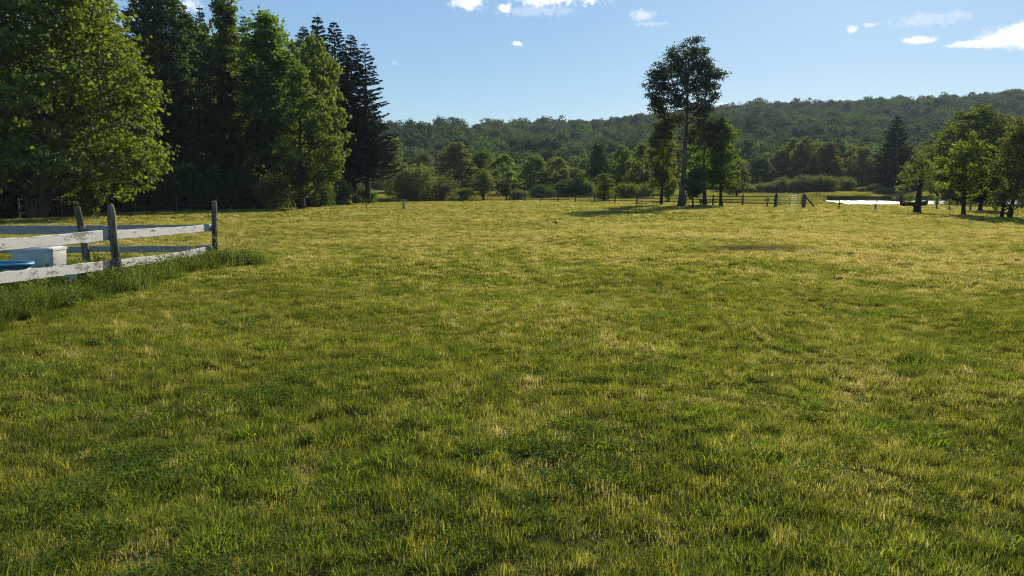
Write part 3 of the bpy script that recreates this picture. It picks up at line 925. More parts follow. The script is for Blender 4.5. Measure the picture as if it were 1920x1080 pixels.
# right side
plant('spruceW', 'spruce_tree', 1668, 150, 15.2, 5.2, 'broad dark conifer beyond the pond on the right', 'spruce')
plant('wide', 'spreading_tree', 1818, 88, 11.3, 5.7, 'wide dark tree with sunlit top leaves at the right', rz=1.0)
plant('leafA0', 'leafy_tree', 1752, 100, 7.6, 2.4, 'green tree at the left side of the wide dark tree')
plant('stout', 'stout_tree', 1716, 51.5, 4.1, 1.7, 'small tree with a stout dark trunk in front of the conifer', rz=0)
plant('young', 'young_tree', 1803, 46.4, 4.8, 1.65, 'young yellow-green tree with a slim leaning trunk at the right', rz=.6)
plant('leafD0', 'dark_tree', 1834, 56, 4.9, 1.5, 'dark-trunked tree behind the young yellow-green tree')
plant('willow', 'willow_tree', 1898, 43.5, 5.6, 1.7, 'olive many-stemmed willow at the right edge', rz=.2)
plant('willow', 'willow_tree', 1958, 46, 5.2, 1.7, 'olive willow cut off by the right edge', rz=2.2)
plant('shrubG1', 'bush', 1795, 92, 2.0, 2.4, 'green bush by the pond below the wide dark tree', 'bush')
plant('shrubO0', 'bush', 1653, 140, 1.5, 2.0, 'small round bush on the meadow below the dark conifer', 'bush')
plant('leafA1', 'leafy_tree', 1935, 96, 9.5, 3.6, 'green tree behind the willows at the right edge')

ROW = 'trees in the row beyond the pond'
tops = np.interp
k_ = ['leafA0', 'leafO1', 'leafD1', 'leafA2', 'leafO0', 'leafA1', 'leafO2']
rw = random.Random(3)
for i, px in enumerate(range(1368, 1655, 22)):
    Y = 172 + rw.uniform(0, 26)
    tp = np.interp(px, [1368, 1410, 1440, 1470, 1500, 1530, 1560, 1590, 1655], [312, 300, 284, 268, 262, 258, 266, 274, 285]) + rw.uniform(-7, 9)
    H = (355 - tp) / FPX * Y + .9
    plant(k_[i % 7], 'leafy_tree', px + rw.uniform(-6, 6), Y, H, rw.uniform(3.2, 4.6), 'leafy tree in the dense row beyond the pond', 'tree', ROW)
for i, px in enumerate(range(1690, 1960, 30)):
    Y = 160 + rw.uniform(0, 25)
    plant(k_[(i * 3) % 7], 'leafy_tree', px, Y, 9.5 + rw.uniform(-1.5, 2), rw.uniform(3.2, 4.2), 'leafy tree in the row behind the dark conifer and wide tree', 'tree', 'trees in the row behind the dark conifer')
for i, px in enumerate(list(range(735, 1240, 34))):
    Y = 168 + rw.uniform(0, 34)
    plant(k_[(i * 2) % 7], 'leafy_tree', px + rw.uniform(-8, 8), Y, rw.uniform(6.5, 9.5), rw.uniform(3.4, 4.6), 'leafy tree in the valley below the hill, beyond the field', 'tree', 'trees in the valley below the hill')
for i, px in enumerate(list(range(800, 1250, 31))):
    Y = 146 + rw.uniform(0, 16)
    plant(['leafB0', 'leafA2', 'leafO1', 'leafA0', 'leafO2'][i % 5], 'leafy_tree', px + rw.uniform(-10, 10), Y, rw.uniform(4.5, 7.5), rw.uniform(2.6, 3.6), 'leafy tree in the valley below the hill, beyond the field', 'tree', 'trees in the valley below the hill')
for i, px in enumerate(list(range(725, 1250, 40))):
    Y = 212 + rw.uniform(0, 24)
    plant(k_[(i * 5) % 7], 'leafy_tree', px + rw.uniform(-8, 8), Y, rw.uniform(9, 12), rw.uniform(4, 5.4), 'leafy tree in the valley below the hill, beyond the field', 'tree', 'trees in the valley below the hill')
for i, px in enumerate(range(1380, 1650, 21)):
    Y = 160 + rw.uniform(-3, 6)
    plant(('shrubO0', 'shrubO1', 'shrubO2')[i % 3], 'shrub', px + rw.uniform(-5, 5), Y, rw.uniform(1.3, 4.4), rw.uniform(1.7, 3.5), 'grey-green shrub in the band along the meadow beyond the pond', 'shrub', 'shrubs along the meadow beyond the pond')


# ------------------------------------------------------------------ hillside forest (one mass)
def build_hill_forest():
    ms = []
    for q in range(7):
        rng = R_(700 + q)
        nl = 9
        C = np.column_stack([rng.normal(0, 1.7, nl), rng.normal(0, 1.7, nl), rng.uniform(4, 10.5, nl)])
        RL = rng.uniform(1.6, 2.8, nl)
        ncl = 260
        li = rng.integers(0, nl, ncl)
        d = unit(rng.normal(size=(ncl, 3)) + np.array([0, 0, .35]))
        cc = C[li] + d * RL[li][:, None] * rng.uniform(.8, 1.05, (ncl, 1))
        P = np.repeat(cc, 5, 0) + rng.normal(0, .35, (ncl * 5, 3))
        nd = np.repeat(d, 5, 0)
        V, Q = leaf_cards(P, nd * .7 + np.array([0, 0, .4]) + rng.normal(0, .45, P.shape), rng.uniform(.55, 1.05, len(P)), rng, .8)
        n = len(P)
        tint = np.clip(np.repeat(rng.normal(.5, .2, ncl), 5) + rng.normal(0, .15, n), 0, 1)
        tb = MB(); tb.tube([[0, 0, -1], [0, 0, 4], [0, 0, 9]], [.25, .2, .05], 5)
        TV = np.concatenate(tb.V); TQ = np.concatenate(tb.Q)
        ms.append(np_mesh('hill_tree', np.vstack([V, TV]), [Q, TQ + len(V)], [M['hill'], M['bark_dark']], tint=np.concatenate([tint, np.zeros(len(TQ))]),
                          mat_idx=np.concatenate([np.zeros(n, int), np.ones(len(TQ), int)])))
    rng = R_(71)
    X, Y = [], []
    xs, ys = np.meshgrid(np.arange(-560, 900, 7.4), np.arange(214, 860, 7.4))
    X = xs.ravel() + rng.uniform(-4, 4, xs.size); Y = ys.ravel() + rng.uniform(-4, 4, xs.size)
    px = 960 + FPX * X / Y
    D = np.interp(px, SK_PX, SK_D)
    k = (px > -150) & (px < 2150) & (Y < D + 14)
    # a small clearing on the left slope
    k &= ~((np.abs(px - 781) < 9) & (np.abs(Y - 300) < 24))
    X, Y = X[k], Y[k]; n = len(X)
    s = rng.uniform(.62, .9, n) + .4 * rng.random(n) ** 3
    scatter('hillside_forest', np.column_stack([X, Y, hill(X, Y) - .5]), rng.uniform(0, 6.28, n),
            np.column_stack([s * rng.uniform(.85, 1.15, n), s, s * rng.uniform(.85, 1.1, n)]), rng.integers(0, 7, n), ms,
            'continuous broadleaf forest covering the far hills')
    return n


build_hill_forest()

# ------------------------------------------------------------------ weathered white rail fence
m, nt = new_mat('peeling_white_paint'); N = NT(nt)
tc = N.n('ShaderNodeTexCoord').outputs['Object']
mp = N.n('ShaderNodeMapping'); mp.inputs['Scale'].default_value = (1, .35, 1.6); nt.links.new(tc, mp.inputs[0])
f1 = N.noise(mp.outputs[0], 9, 6, .7); f2 = N.noise(tc, 34, 4, .6); f3 = N.noise(mp.outputs[0], 2.2, 3)
wear = N.math('ADD', N.math('ADD', N.math('MULTIPLY', f1, .6), N.math('MULTIPLY', f2, .25)), N.math('MULTIPLY', f3, .25))
msk = N.ramp(wear, .545, .64)
paint = N.mix(f3, (.30, .29, .275), (.46, .45, .43))
wood = N.mix(f2, (.06, .05, .04), (.2, .18, .15))
N.out(N.bsdf(N.mix(msk, paint, wood), .75, .25, N.bump(N.math('SUBTRACT', f2, N.math('MULTIPLY', msk, .6)), .5, .006)))
M['paint'] = m
M['old_paint'] = simple('weathered_grey_board', (.30, .31, .30), .85, .15, 12, .5, .4)
M['post'] = bark_mat('weathered_post_wood', (.05, .04, .03), (.22, .185, .145), 14)

FX, FC, F2, F3 = -6.3, 16.4, 12.3, 8.2            # the fence line, its corner and posts
BX, BY = -8.85, 16.0                               # back post


def fence_post(parent, x, y, top, r, lean=(0, 0), seed=0):
    rng = R_(seed)
    mb = MB()
    zs = np.array([-.2, .1, .4, .8, top - .12, top - .02, top])
    pts = np.column_stack([x + lean[0] * (zs / top - .3) + rng.normal(0, .006, 7), y + lean[1] * (zs / top - .3) + rng.normal(0, .006, 7), zs])
    mb.tube(pts, r * np.array([1.15, 1.1, 1.02, .97, .92, .84, .66]), 9, rng=rng, rough=.07)
    for _ in range(2):                              # knots
        z = rng.uniform(.4, top - .3); a = rng.uniform(-2.2, -.2)
        p = np.array([x + lean[0] * (z / top - .3), y, z])
        mb.tube([p, p + np.array([math.cos(a), math.sin(a), .3]) * r * 1.35], [r * .35, r * .2], 6)
    return link('post', mb.mesh('post', M['post'], smooth=False), parent)


def rail(parent, a, b, hgt, mat, seed, th=.032):
    rng = R_(seed)
    a = np.array(a, float); b = np.array(b, float)
    n = 26
    s = np.linspace(0, 1, n)
    L = np.linalg.norm(b - a)
    dirv = (b - a) / L
    nrm = unit(np.cross(dirv, np.array([0, 0, 1.])))
    c = a[None] + (b - a)[None] * s[:, None]
    c[:, 2] -= .018 * np.sin(np.pi * s)
    top = hgt / 2 + rng.normal(0, .0035, n) + .006 * np.sin(s * 9 + seed)
    bot = -hgt / 2 + rng.normal(0, .0035, n) + .005 * np.sin(s * 7 + seed * 2)
    ht = th / 2
    ch = .006
    ring = []
    for zz, oo in ((bot, -ht + ch), (bot + ch, -ht), (top - ch, -ht), (top, -ht + ch), (top, ht - ch), (top - ch, ht), (bot + ch, ht), (bot, ht - ch)):
        p = c.copy(); p[:, 2] += zz; p += nrm * oo
        ring.append(p)
    V = np.stack(ring, 1).reshape(-1, 3)
    i = np.arange(n - 1)[:, None] * 8; j = np.arange(8)[None]; k = (j + 1) % 8
    Q = np.stack([i + j, i + k, i + 8 + k, i + 8 + j], -1).reshape(-1, 4)
    caps = np.array([[0, 1, 2, 3, 4, 5, 6, 7], [(n - 1) * 8 + q for q in range(7, -1, -1)]])
    return link('rail', np_mesh('rail', V, [Q, caps], mat), parent)


fence = empty('rail_fence', (FX, FC, 0), 0, 'weathered white board rail fence corner with dark pointed posts in tall weeds', 'fence')


def loc(*p):
    return (p[0] - FX, p[1] - FC, p[2])


fence_post(fence, 0, 0, 1.36, .06, (.03, -.02), 1)
fence_post(fence, 0.0, F2 - FC, 1.36, .066, (-.10, .02), 2)
fence_post(fence, 0, F3 - FC, 1.36, .066, (-.03, .0), 3)
fence_post(fence, BX - FX, BY - FC, 1.24, .07, (-.14, .0), 4)
fence_post(fence, -5.4, BY - FC - .3, 1.24, .07, (.0, .0), 5)
xo = -.095                                           # front boards are nailed to the paddock side of the posts
rail(fence, (xo, F2 - FC + .01, .885), (xo - .0, .06, .80), .145, M['paint'], 11)
rail(fence, (xo, F3 - FC - .1, .955), (xo, F2 - FC - .01, .885), .16, M['paint'], 12)
rail(fence, (xo, F2 - FC + .01, .40), (xo, .06, .33), .135, M['paint'], 13)
rail(fence, (xo, F3 - FC - .1, .585), (xo, F2 - FC - .01, .405), .15, M['paint'], 14)
rail(fence, (-.02, .10, .80), (BX - FX, BY - FC + .1, .79), .15, M['old_paint'], 15)
rail(fence, (-.02, .10, .36), (BX - FX, BY - FC + .1, .37), .13, M['old_paint'], 16)
rail(fence, (BX - FX - .01, BY - FC + .1, .78), (-5.5, BY - FC - .2, .80), .17, M['old_paint'], 17)
rail(fence, (BX - FX - .01, BY - FC + .1, .36), (-5.5, BY - FC - .2, .38), .13, M['old_paint'], 18)

# things behind the fence
M['white_plastic'] = simple('white_plastic', (.47, .46, .44), .6, .25, 9, .4, .4)
M['blue_plastic'] = simple('blue_plastic', (.05, .2, .34), .5, .3, 5, .25, .2)
M['pail'] = simple('pail_plastic', (.62, .61, .55), .5, .3, 8, .2, .2)
M['handle'] = simple('handle_wire', (.3, .3, .3), .4, .5)
bx_, by_ = wx(72, 12.3), 12.3
bin_ = empty('plastic_bin', (bx_, by_, float(height(bx_, by_))), .10, 'square white plastic bin standing in weeds behind the fence rails', 'bin')


def frustum(mb, w0, d0, w1, d1, z0, z1, r=.05, seg=4, close_top=False):
    rings = []
    for w, d, z in ((w0, d0, z0), (w1, d1, z1)):
        pts = []
        for cx, cy, a0 in ((w / 2 - r, d / 2 - r, 0), (-w / 2 + r, d / 2 - r, 90), (-w / 2 + r, -d / 2 + r, 180), (w / 2 - r, -d / 2 + r, 270)):
            for q in range(seg + 1):
                a = rad(a0 + 90 * q / seg); pts.append([cx + r * math.cos(a), cy + r * math.sin(a), z])
        rings.append(pts)
    n = len(rings[0])
    V = np.array(rings[0] + rings[1] + [[0, 0, z0], [0, 0, z1]])
    j = np.arange(n); k = (j + 1) % n
    T = [[k_, j_, 2 * n] for j_, k_ in zip(j, k)]
    if close_top: T += [[n + j_, n + k_, 2 * n + 1] for j_, k_ in zip(j, k)]
    mb.add(V, np.stack([j, k, n + k, n + j], -1), T)


mb = MB(); frustum(mb, .56, .48, .62, .52, 0, .64); link('body', mb.mesh('body', M['white_plastic'], True), bin_)
mb = MB(); frustum(mb, .645, .545, .645, .545, .64, .675, close_top=True); frustum(mb, .58, .48, .54, .44, .675, .69, close_top=True)
link('lid', mb.mesh('lid', M['white_plastic']), bin_)


tx, ty = wx(-32, 11.2), 11.2
tr = empty('water_trough', (tx, ty, float(height(tx, ty))), .15, 'blue plastic water trough behind the lower fence rail at the left edge', 'trough')
mb = MB(); mb.lathe([(.0, .0), (.52, 0), (.60, .47), (.57, .47), (.50, .06), (0, .05)], 32, 1.0, .62); link('tub', mb.mesh('tub', M['blue_plastic'], True), tr)
mb = MB(); mb.lathe([(.585, .46), (.645, .46), (.65, .48), (.64, .50), (.59, .50), (.575, .48), (.585, .46)], 32, 1.0, .62); link('rim', mb.mesh('rim', M['blue_plastic'], True), tr)

qx, qy = wx(137, 11.6), 11.6
pl = empty('pail', (qx, qy, float(height(qx, qy)) + .165), 0, 'white pail lying on its side in weeds under the lower rail', 'pail')
pl.rotation_euler = (rad(84), 0, rad(70))
mb = MB(); mb.lathe([(0, -.16), (.12, -.16), (.15, .16), (.142, .16), (.112, -.15), (0, -.15)], 24); link('body', mb.mesh('body', M['pail'], True), pl)
mb = MB(); mb.lathe([(.148, .13), (.162, .13), (.165, .165), (.145, .168), (.148, .13)], 24); link('rim', mb.mesh('rim', M['white_plastic'], True), pl)
th = np.linspace(-1.5, 1.5, 14)
mb = MB(); mb.tube(np.column_stack([.15 * np.sin(th), .15 * np.cos(th) * .9, .15 + .03 * np.cos(th)]), np.full(14, .004), 5); link('handle', mb.mesh('handle', M['handle'], True), pl)


# ------------------------------------------------------------------ weeds along the fence
def build_weeds():
    ms = []
    for q in range(5):                               # tall grass clumps
        ms.append(tuft_mesh(800 + q, 110, .16, (.18, .46), .007, M['weed'], (.25, .9)))
    for q in range(5):                               # leafy weeds: stems with leaves and pale seed heads
        rng = R_(820 + q)
        V, Q, T_ = [], [], []
        P, Nn, S = [], [], []
        for s in range(12):
            a = rng.uniform(0, 6.28); h = rng.uniform(.2, .48); b = np.array([rng.normal(0, .08), rng.normal(0, .08), 0])
            tip = b + np.array([math.cos(a) * h * .35, math.sin(a) * h * .35, h])
            for u in np.linspace(.15, 1, 11):
                c = b + (tip - b) * u
                P.append(c + rng.normal(0, .03, 3)); Nn.append(rng.normal(0, .6, 3) + np.array([0, 0, .8])); S.append(rng.uniform(.045, .10) * (1.15 - .5 * u))
        P = np.array(P); V, Q = leaf_cards(P, np.array(Nn), np.array(S), rng, .5)
        ms.append(np_mesh('leafy_weed', V, [Q], M['weed'], tint=rng.random(len(P))))
    for q in range(3):                               # tall thin stems with seed heads
        rng = R_(840 + q); mb = []
        n = 9
        pos = np.column_stack([rng.normal(0, .08, n), rng.normal(0, .08, n), np.zeros(n)])
        az = rng.uniform(0, 6.28, n); h = rng.uniform(.45, .85, n); ln = rng.uniform(.15, .5, n)
        V, Q, T = blade_arrays(pos, h, np.full(n, .006), ln, az, rng)
        tips = V.reshape(n, 5, 3)[:, 4]; mids = V.reshape(n, 5, 3)[:, 2]
        P = np.repeat(tips, 14, 0); u = rng.uniform(0, .35, len(P))[:, None]
        P = P * (1 - u) + np.repeat(mids, 14, 0) * u + rng.normal(0, .012, P.shape)
        V2, Q2 = leaf_cards(P, rng.normal(0, 1, P.shape), np.full(len(P), .028), rng, .45)
        ms.append(np_mesh('seed_stems', np.vstack([V, V2]), [np.vstack([Q, Q2 + len(V)]), T], M['meadow'], tint=rng.uniform(.3, 1, n * 2 + len(P))))
    rng = R_(83)
    X, Y, K, S = [], [], [], []

    def add(x, y, n, sx, sy, k0, k1, s0, s1):
        X.append(x + rng.normal(0, sx, n)); Y.append(y + rng.normal(0, sy, n)); K.append(rng.integers(k0, k1, n)); S.append(rng.uniform(s0, s1, n))
    for y in np.arange(5.5, 16.8, .12):
        add(FX + .08, y, 9, .18, .08, 0, 10, .4, .88)
        add(FX + .0, y, 1, .30, .1, 0, 5, .5, .9)
    for y in np.arange(5.0, 12.3, .15):              # ranker and leafier towards the viewer
        add(FX + .2, y, 6, .16, .08, 3, 10, .4, .75)
        add(FX + .1, y, 1, .2, .08, 0, 5, .8, 1.1)
    add(FX + .15, FC - .1, 90, .38, .4, 0, 7, .5, 1.05)
    add(FX + .55, FC - .2, 30, .22, .35, 0, 5, .4, .95)
    add(FX + .35, FC - .3, 26, .3, .6, 10, 13, .6, 1.0)
    for y in np.arange(7.0, 16.4, .35): add(FX + .12, y, 1, .2, .15, 10, 13, .45, .8)
    add(FX - .42, 10.9, 70, .2, .8, 0, 10, .8, 1.15)
    add(FX - .7, 11.0, 150, .4, .9, 0, 10, .5, .85)
    add(FX - .45, 13.8, 240, .4, 1.5, 0, 10, .35, .7)
    for x in np.arange(FX - 5.5, FX, .2):
        add(x, FC - .35, 3, .1, .15, 0, 8, .4, .8)
    n = 320
    X.append(rng.uniform(FX - 5.0, FX, n)); Y.append(rng.uniform(9.5, 16.2, n)); K.append(rng.integers(0, 8, n)); S.append(rng.uniform(.3, .6, n))
    X = np.concatenate(X); Y = np.concatenate(Y); K = np.concatenate(K); S = np.concatenate(S)
    S = S * np.where((np.abs(X + 6.2) < .55) & (Y > 10.2) & (Y < 11.3), .74, 1)
    scatter('weeds', np.column_stack([X, Y, height(X, Y)]), rng.uniform(0, 6.28, len(X)), np.column_stack([S, S, S]), K, ms,
            'unmown tall grass and leafy weeds growing along the white rail fence')


build_weeds()

# ------------------------------------------------------------------ far fences, gate, saplings
M['old_wood'] = bark_mat('old_fence_wood', (.045, .038, .03), (.15, .13, .105), 8)
A = np.array([wx(1450, 69.5), 69.5]); B = np.array([wx(956, 106), 106.0])
ff = empty('rail_fence', (A[0], A[1], float(height(*A))), 0, 'long dark wooden rail fence along the far edge of the field', 'fence')
nsp = 12
prev = None
for i in range(nsp + 1):
    p = A + (B - A) * i / nsp
    z = float(height(*p))
    lp = np.array([p[0] - A[0], p[1] - A[1], z])
    mb = MB(); mb.tube([lp + [0, 0, -.2], lp + [0, 0, .6], lp + [.02, 0, 1.1]], [.085, .08, .07], 7)
    link('post', mb.mesh('post', M['old_wood']), ff)
    if prev is not None:
        for hz in (.32, .62, .92):
            mb = MB(); mb.tube([prev + [0, 0, hz + .02], (prev + lp) / 2 + [0, 0, hz], lp + [0, 0, hz - .02]], [.036, .04, .036], 6)
            link('rail', mb.mesh('rail', M['old_wood']), ff)
    prev = lp

M['gate'] = simple('gate_metal', (.16, .15, .14), .5, .4, 6, .3)
g0 = np.array([wx(1453, 69), 69.0]); g1 = np.array([wx(1503, 67.8), 67.8])


def post_thing(px, Y, h, r, label):
    x = wx(px, Y); z = float(height(x, Y))
    mb = MB(); mb.tube([[0, 0, -.2], [0, 0, h * .5], [.02, 0, h - .06], [.02, 0, h]], [r * 1.1, r, r * .95, r * .6], 8)
    o = link('gate_post', mb.mesh('gate_post', M['old_wood']), None, (x, Y, z))
    return tag(o, label, 'post')


post_thing(1452, 68.8, 1.25, .12, 'tall dark post on the left side of the field gate')
gp = empty('gate_post', (wx(1504, 67.5), 67.5, 0), 0, 'thick dark gate post on the right with a slanting brace', 'post')
mb = MB(); mb.tube([[0, 0, -.2], [0, 0, .8], [0, 0, 1.18], [0, 0, 1.24]], [.17, .16, .15, .09], 9); link('post', mb.mesh('post', M['old_wood']), gp)
mb = MB(); mb.tube([[.12, 0, .95], [.55, -.05, .5], [.95, -.1, -.05]], [.07, .07, .07], 7); link('brace', mb.mesh('brace', M['old_wood']), gp)
gate = empty('field_gate', (g0[0], g0[1], float(height(*g0))), 0, 'closed metal bar gate between the two dark posts by the pond', 'gate')
gd = g1 - g0
for hz in (.25, .45, .65, .85, 1.02):
    mb = MB(); mb.tube([[.12, 0, hz], [gd[0] / 2, gd[1] / 2, hz - .01], [gd[0] - .16, gd[1], hz]], [.028, .028, .028], 7); link('bar', mb.mesh('bar', M['gate'], True), gate)
for f in (.06, .5, .93):
    mb = MB(); mb.tube([[gd[0] * f, gd[1] * f + .035, .2], [gd[0] * f, gd[1] * f + .035, 1.05]], [.03, .03], 7); link('upright', mb.mesh('upright', M['gate'], True), gate)

# worn gravel by the gate
mp_ = simple('path_gravel', (.30, .27, .24), .95, .1, 2.0, .3, .5)
mb = MB()
ctr = np.array([[wx(1478, 62), 62.], [wx(1480, 65), 65.], [wx(1480, 68), 68.], [wx(1480, 72), 72.], [wx(1478, 78), 78.]])
V = []
for (x, y), w in zip(ctr, (.5, .9, 1.0, 1.0, .9)):
    V += [[x - w, y, float(height(x - w, y)) + .035], [x + w, y, float(height(x + w, y)) + .035]]
link_o = link('path', np_mesh('path', V, [[[2 * i, 2 * i + 1, 2 * i + 3, 2 * i + 2] for i in range(4)]], mp_))
tag(link_o, 'pale gravel track passing under the field gate', kind='structure')


def stake(px, Y, h, label):
    x = wx(px, Y)
    mb = MB(); mb.tube([[0, 0, -.15], [0, 0, h * .6], [.03, 0, h]], [.05, .05, .045], 7)
    o = link('fence_post', mb.mesh('fence_post', M['old_wood']), None, (x, Y, float(height(x, Y))))
    return tag(o, label, 'post')


stake(1570, 62, .8, 'thin wooden post standing before the left part of the pond')
M['mulch'] = simple('dark_mulch', (.035, .022, .016), .95, .1, 10, .4, .6)
M['guard'] = simple('tree_guard', (.16, .14, .13), .6, .3, 10, .2)


def planted(px, Y, h, label, guard=.45, mulch=.4, leaves=260):
    x = wx(px, Y)
    o = empty('planted_sapling', (x, Y, float(height(x, Y))), 0, label, 'sapling')
    rng = R_(int(px))
    mb = MB(); mb.tube([[0, 0, -.1], [.02, 0, h * .5], [0, .02, h]], [.028, .024, .012], 6); link('stem', mb.mesh('stem', M['bark_dark'], True), o)
    if guard:
        mb = MB(); mb.lathe([(.06, -.02), (.075, .02), (.075, guard), (.065, guard), (.06, -.02)], 14); link('tree_guard', mb.mesh('tree_guard', M['guard'], True), o)
    if mulch:
        mb = MB(); mb.lathe([(mulch, -.03), (mulch * .9, .04), (mulch * .55, .10), (.08, .13)], 18); V = mb.V[0]; V[:, :2] *= 1 + rng.normal(0, .06, (len(V), 1)); link('mulch', mb.mesh('mulch', M['mulch']), o)
    if leaves:
        P = np.column_stack([rng.normal(0, .13, leaves), rng.normal(0, .13, leaves), rng.uniform(h * .55, h * 1.12, leaves)])
        V, Q = leaf_cards(P, rng.normal(0, .6, (leaves, 3)) + np.array([0, 0, .7]), rng.uniform(.06, .11, leaves), rng)
        link('foliage', np_mesh('foliage', V, [Q], M['broad'], tint=rng.random(leaves)), o)
    return o


planted(688, 61, .78, 'thin newly planted sapling alone on the field below the spruces', 0, .16, 40)
planted(758, 59.5, .72, 'short planted sapling with dark mulch on the field left of centre', .5, .33, 110)
planted(1312, 72, .6, 'sapling in dark mulch right of the lone tall trunk', .3, .9, 200)
planted(1436, 70.5, .8, 'small sapling with mulch left of the field gate', .4, .4, 160)
planted(1321, 72.5, .45, 'tiny dark planting just right of the mulched sapling by the tall tree', .2, .35, 60)
planted(1638, 61.5, .75, 'sapling in a dark mulch ring before the middle of the pond', .4, .75, 60)
planted(1752, 62, .9, 'sapling with dark mulch right of the stout trunk', .4, .45, 300)
planted(1776, 59, .75, 'sapling with dark mulch midway between stout trunk and young yellow-green tree', .3, .45, 220)
planted(1815, 57, .8, 'sapling with mulch just right of the young yellow-green tree trunk', .4, .5, 240)
planted(1862, 52.5, 1.1, 'sapling with broad dark mulch left of the willow', .4, .75, 320)

# rowing boat drawn up by the pond
M['boat'] = simple('dark_boat_hull', (.025, .028, .032), .5, .3, 3, .3)
bxx, byy = wx(1709, 72), 72.0
boat = empty('rowing_boat', (bxx, byy, float(height(bxx, byy))), rad(4), 'low dark boat on the grass by the pond behind the stout trunk', 'boat')
n = 13; u = np.linspace(-1, 1, n)
secs = []
for t in u:
    b = .55 * (1 - abs(t) ** 2.6) ** .75 + .03
    hgt = .42 + .14 * t * t
    secs.append([[t * 1.35, -b, hgt], [t * 1.35, -b * .85, .18 + .1 * t * t], [t * 1.3, -b * .4, .02 + .16 * t ** 4], [t * 1.3, b * .4, .02 + .16 * t ** 4], [t * 1.35, b * .85, .18 + .1 * t * t], [t * 1.35, b, hgt]])
V = np.array(secs).reshape(-1, 3)
i = np.arange(n - 1)[:, None] * 6; j = np.arange(5)[None]
Q = np.stack([i + j, i + j + 1, i + 7 + j, i + 6 + j], -1).reshape(-1, 4)
link('hull', np_mesh('hull', V, [Q], M['boat'], smooth=True), boat)
for t in (-.5, .35):
    mb = MB(); mb.box((t * 1.3, 0, .36), (.24, .92, .03)); link('seat', mb.mesh('seat', M['old_wood']), boat)
mb = MB(); mb.tube([[-.6, -.1, .3], [-.55, -.1, .62], [-.5, -.1, .72]], [.09, .12, .06], 8); link('outboard_motor', mb.mesh('outboard_motor', M['boat'], True), boat)

# old wire fence along the foot of the left wood
wf = empty('wire_fence', (wx(120, 44.5), 44.5, 0), 0, 'thin wire fence on slim posts along the foot of the left wood', 'fence')
prev = None
M['wire'] = simple('wire', (.12, .12, .12), .5, .4)
for px, Y in ((40, 41.8), (120, 44.5), (167, 46.6), (257, 52.8), (334, 56.8), (410, 59.3), (480, 61.2)):
    x = wx(px, Y); lp = np.array([x - wf.location.x, Y - 44.5, float(height(x, Y))])
    mb = MB(); mb.tube([lp + [0, 0, -.2], lp + [0, 0, 1.2]], [.05, .045], 6); link('post', mb.mesh('post', M['post']), wf)
    if prev is not None:
        for hz in (.4, .75, 1.1):
            mb = MB(); mb.tube([prev + [0, 0, hz], lp + [0, 0, hz]], [.006, .006], 4); link('wire', mb.mesh('wire', M['wire']), wf)
    prev = lp

# ------------------------------------------------------------------ air, sky, sun
SUN_AZ, SUN_EL = rad(24), rad(26)
HAZE = 0.00014
if HAZE:
    m, nt = new_mat('haze'); N = NT(nt)
    v = N.n('ShaderNodeVolumePrincipled')
    v.inputs['Color'].default_value = (.72, .84, 1.0, 1)
    v.inputs['Density'].default_value = HAZE
    v.inputs['Anisotropy'].default_value = 0.0
    o = N.n('ShaderNodeOutputMaterial'); nt.links.new(v.outputs[0], o.inputs['Volume'])
    mb = MB(); mb.box((150, 420, 62), (2000, 980, 126))
    tag(link('haze', mb.mesh('haze', m)), 'thin blue haze filling the valley air', kind='stuff')

sun = bpy.data.lights.new('sun', 'SUN')
sun.energy = 5.0
sun.angle = rad(0.5)
sun.color = (1.0, 0.91, 0.76)
so = bpy.data.objects.new('sun', sun)
d = Vector((math.sin(SUN_AZ) * math.cos(SUN_EL), math.cos(SUN_AZ) * math.cos(SUN_EL), math.sin(SUN_EL)))
so.rotation_euler = d.to_track_quat('Z', 'Y').to_euler()
so.location = (60, 140, 90)
COL.objects.link(so)

w = bpy.data.worlds.new('World'); sc.world = w; w.use_nodes = True
nt = w.node_tree; nt.nodes.clear(); N = NT(nt)
sky = N.n('ShaderNodeTexSky', sky_type='NISHITA', sun_disc=False)
sky.sun_elevation = SUN_EL; sky.sun_rotation = SUN_AZ
sky.air_density = 1.0; sky.dust_density = 0.2; sky.ozone_density = 2.0
gen = N.n('ShaderNodeTexCoord').outputs['Generated']
sp = N.n('ShaderNodeSeparateXYZ'); N.put(sp.inputs[0], gen)
az = N.math('ARCTAN2', sp.outputs[0], sp.outputs[1])
el = N.math('ARCSINE', sp.outputs[2])
nz = N.noise(gen, 60, 6, .65); nzb = N.noise(gen, 190, 4, .6)
nn = N.math('ADD', N.math('MULTIPLY', N.math('SUBTRACT', nz, .5), 2.4), N.math('MULTIPLY', N.math('SUBTRACT', nzb, .5), 1.7))
cloud = None
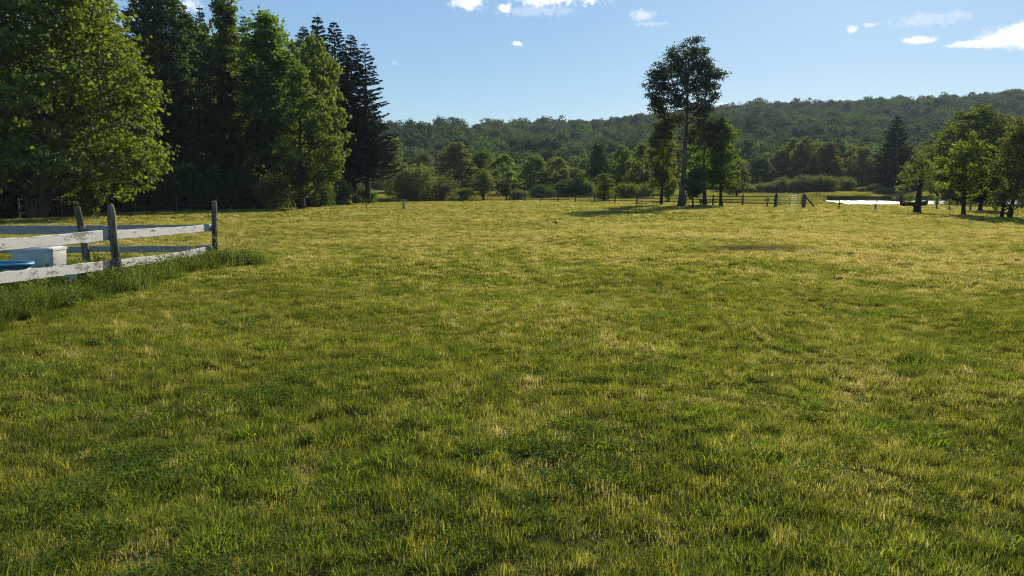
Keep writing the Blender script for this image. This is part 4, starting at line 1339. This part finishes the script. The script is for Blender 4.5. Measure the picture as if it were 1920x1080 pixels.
for px, py, hw, hh, dens, *na_ in ((1040, -8, 120, 20, 1), (880, 3, 40, 16, .9), (945, 14, 20, 11, .9), (1205, 30, 26, 12, .45), (1215, 45, 40, 5, .25), (968, 82, 12, 6, .8),
                             (1850, 80, 56, 9, 1.6, .4), (1885, 74, 60, 15, 1.6, .4), (1935, 66, 80, 24, 1.6, .4), (1722, 75, 28, 7, .85), (1598, 54, 10, 7, .6), (1632, 47, 14, 6, .5), (1740, 36, 75, 14, .22),
                             (1356, 196, 20, 4.5, .7), (1425, 201, 14, 3, .5), (355, 10, 26, 13, .6), (1000, 20, 90, 12, .25), (740, 118, 9, 6, .2), (2100, 130, 120, 18, .9)):
    u_ = (px - 960) / FPX; v_ = (540 - py) / FPX
    dv = Vector((u_, math.cos(PITCH) + v_ * math.sin(PITCH), -math.sin(PITCH) + v_ * math.cos(PITCH))).normalized()
    a0 = math.atan2(dv.x, dv.y); e0 = math.asin(dv.z)
    dx = N.math('DIVIDE', N.math('SUBTRACT', az, a0), hw / FPX); dy = N.math('DIVIDE', N.math('SUBTRACT', el, e0), hh / FPX)
    dd = N.math('SQRT', N.math('ADD', N.math('MULTIPLY', dx, dx), N.math('MULTIPLY', dy, dy)))
    k = N.math('MULTIPLY', N.ramp(N.math('SUBTRACT', N.math('SUBTRACT', 1.0, dd), N.math('MULTIPLY', nn, -(na_[0] if na_ else .75))), .0, .75), dens)
    cloud = k if cloud is None else N.math('MAXIMUM', cloud, k)
hs = N.n('ShaderNodeHueSaturation'); hs.inputs['Saturation'].default_value = 1.4; N.put(hs.inputs['Color'], sky.outputs[0])
col = N.mix(N.math('MINIMUM', cloud, 1.0), N.mix(0.5, hs.outputs[0], (3.9, 6.2, 9.0)), (13.0, 12.8, 12.4))
bg = N.n('ShaderNodeBackground'); N.put(bg.inputs[0], col); bg.inputs[1].default_value = 0.052
wo = N.n('ShaderNodeOutputWorld'); nt.links.new(bg.outputs[0], wo.inputs[0])

# ------------------------------------------------------------------ render settings
sc.render.engine = 'CYCLES'
sc.view_settings.view_transform = 'Standard'
sc.view_settings.look = 'None'
sc.view_settings.exposure = 0.88
sc.view_settings.gamma = 1.0
cy = sc.cycles
cy.use_denoising = True
cy.filter_width = 1.1
cy.denoiser = 'OPENIMAGEDENOISE'
cy.denoising_input_passes = 'RGB_ALBEDO_NORMAL'
cy.denoising_prefilter = 'NONE'
cy.max_bounces = 8
cy.diffuse_bounces = 2
cy.glossy_bounces = 2
cy.transmission_bounces = 4
cy.transparent_max_bounces = 4
cy.volume_bounces = 0
cy.sample_clamp_indirect = 4.0
cy.use_adaptive_sampling = False
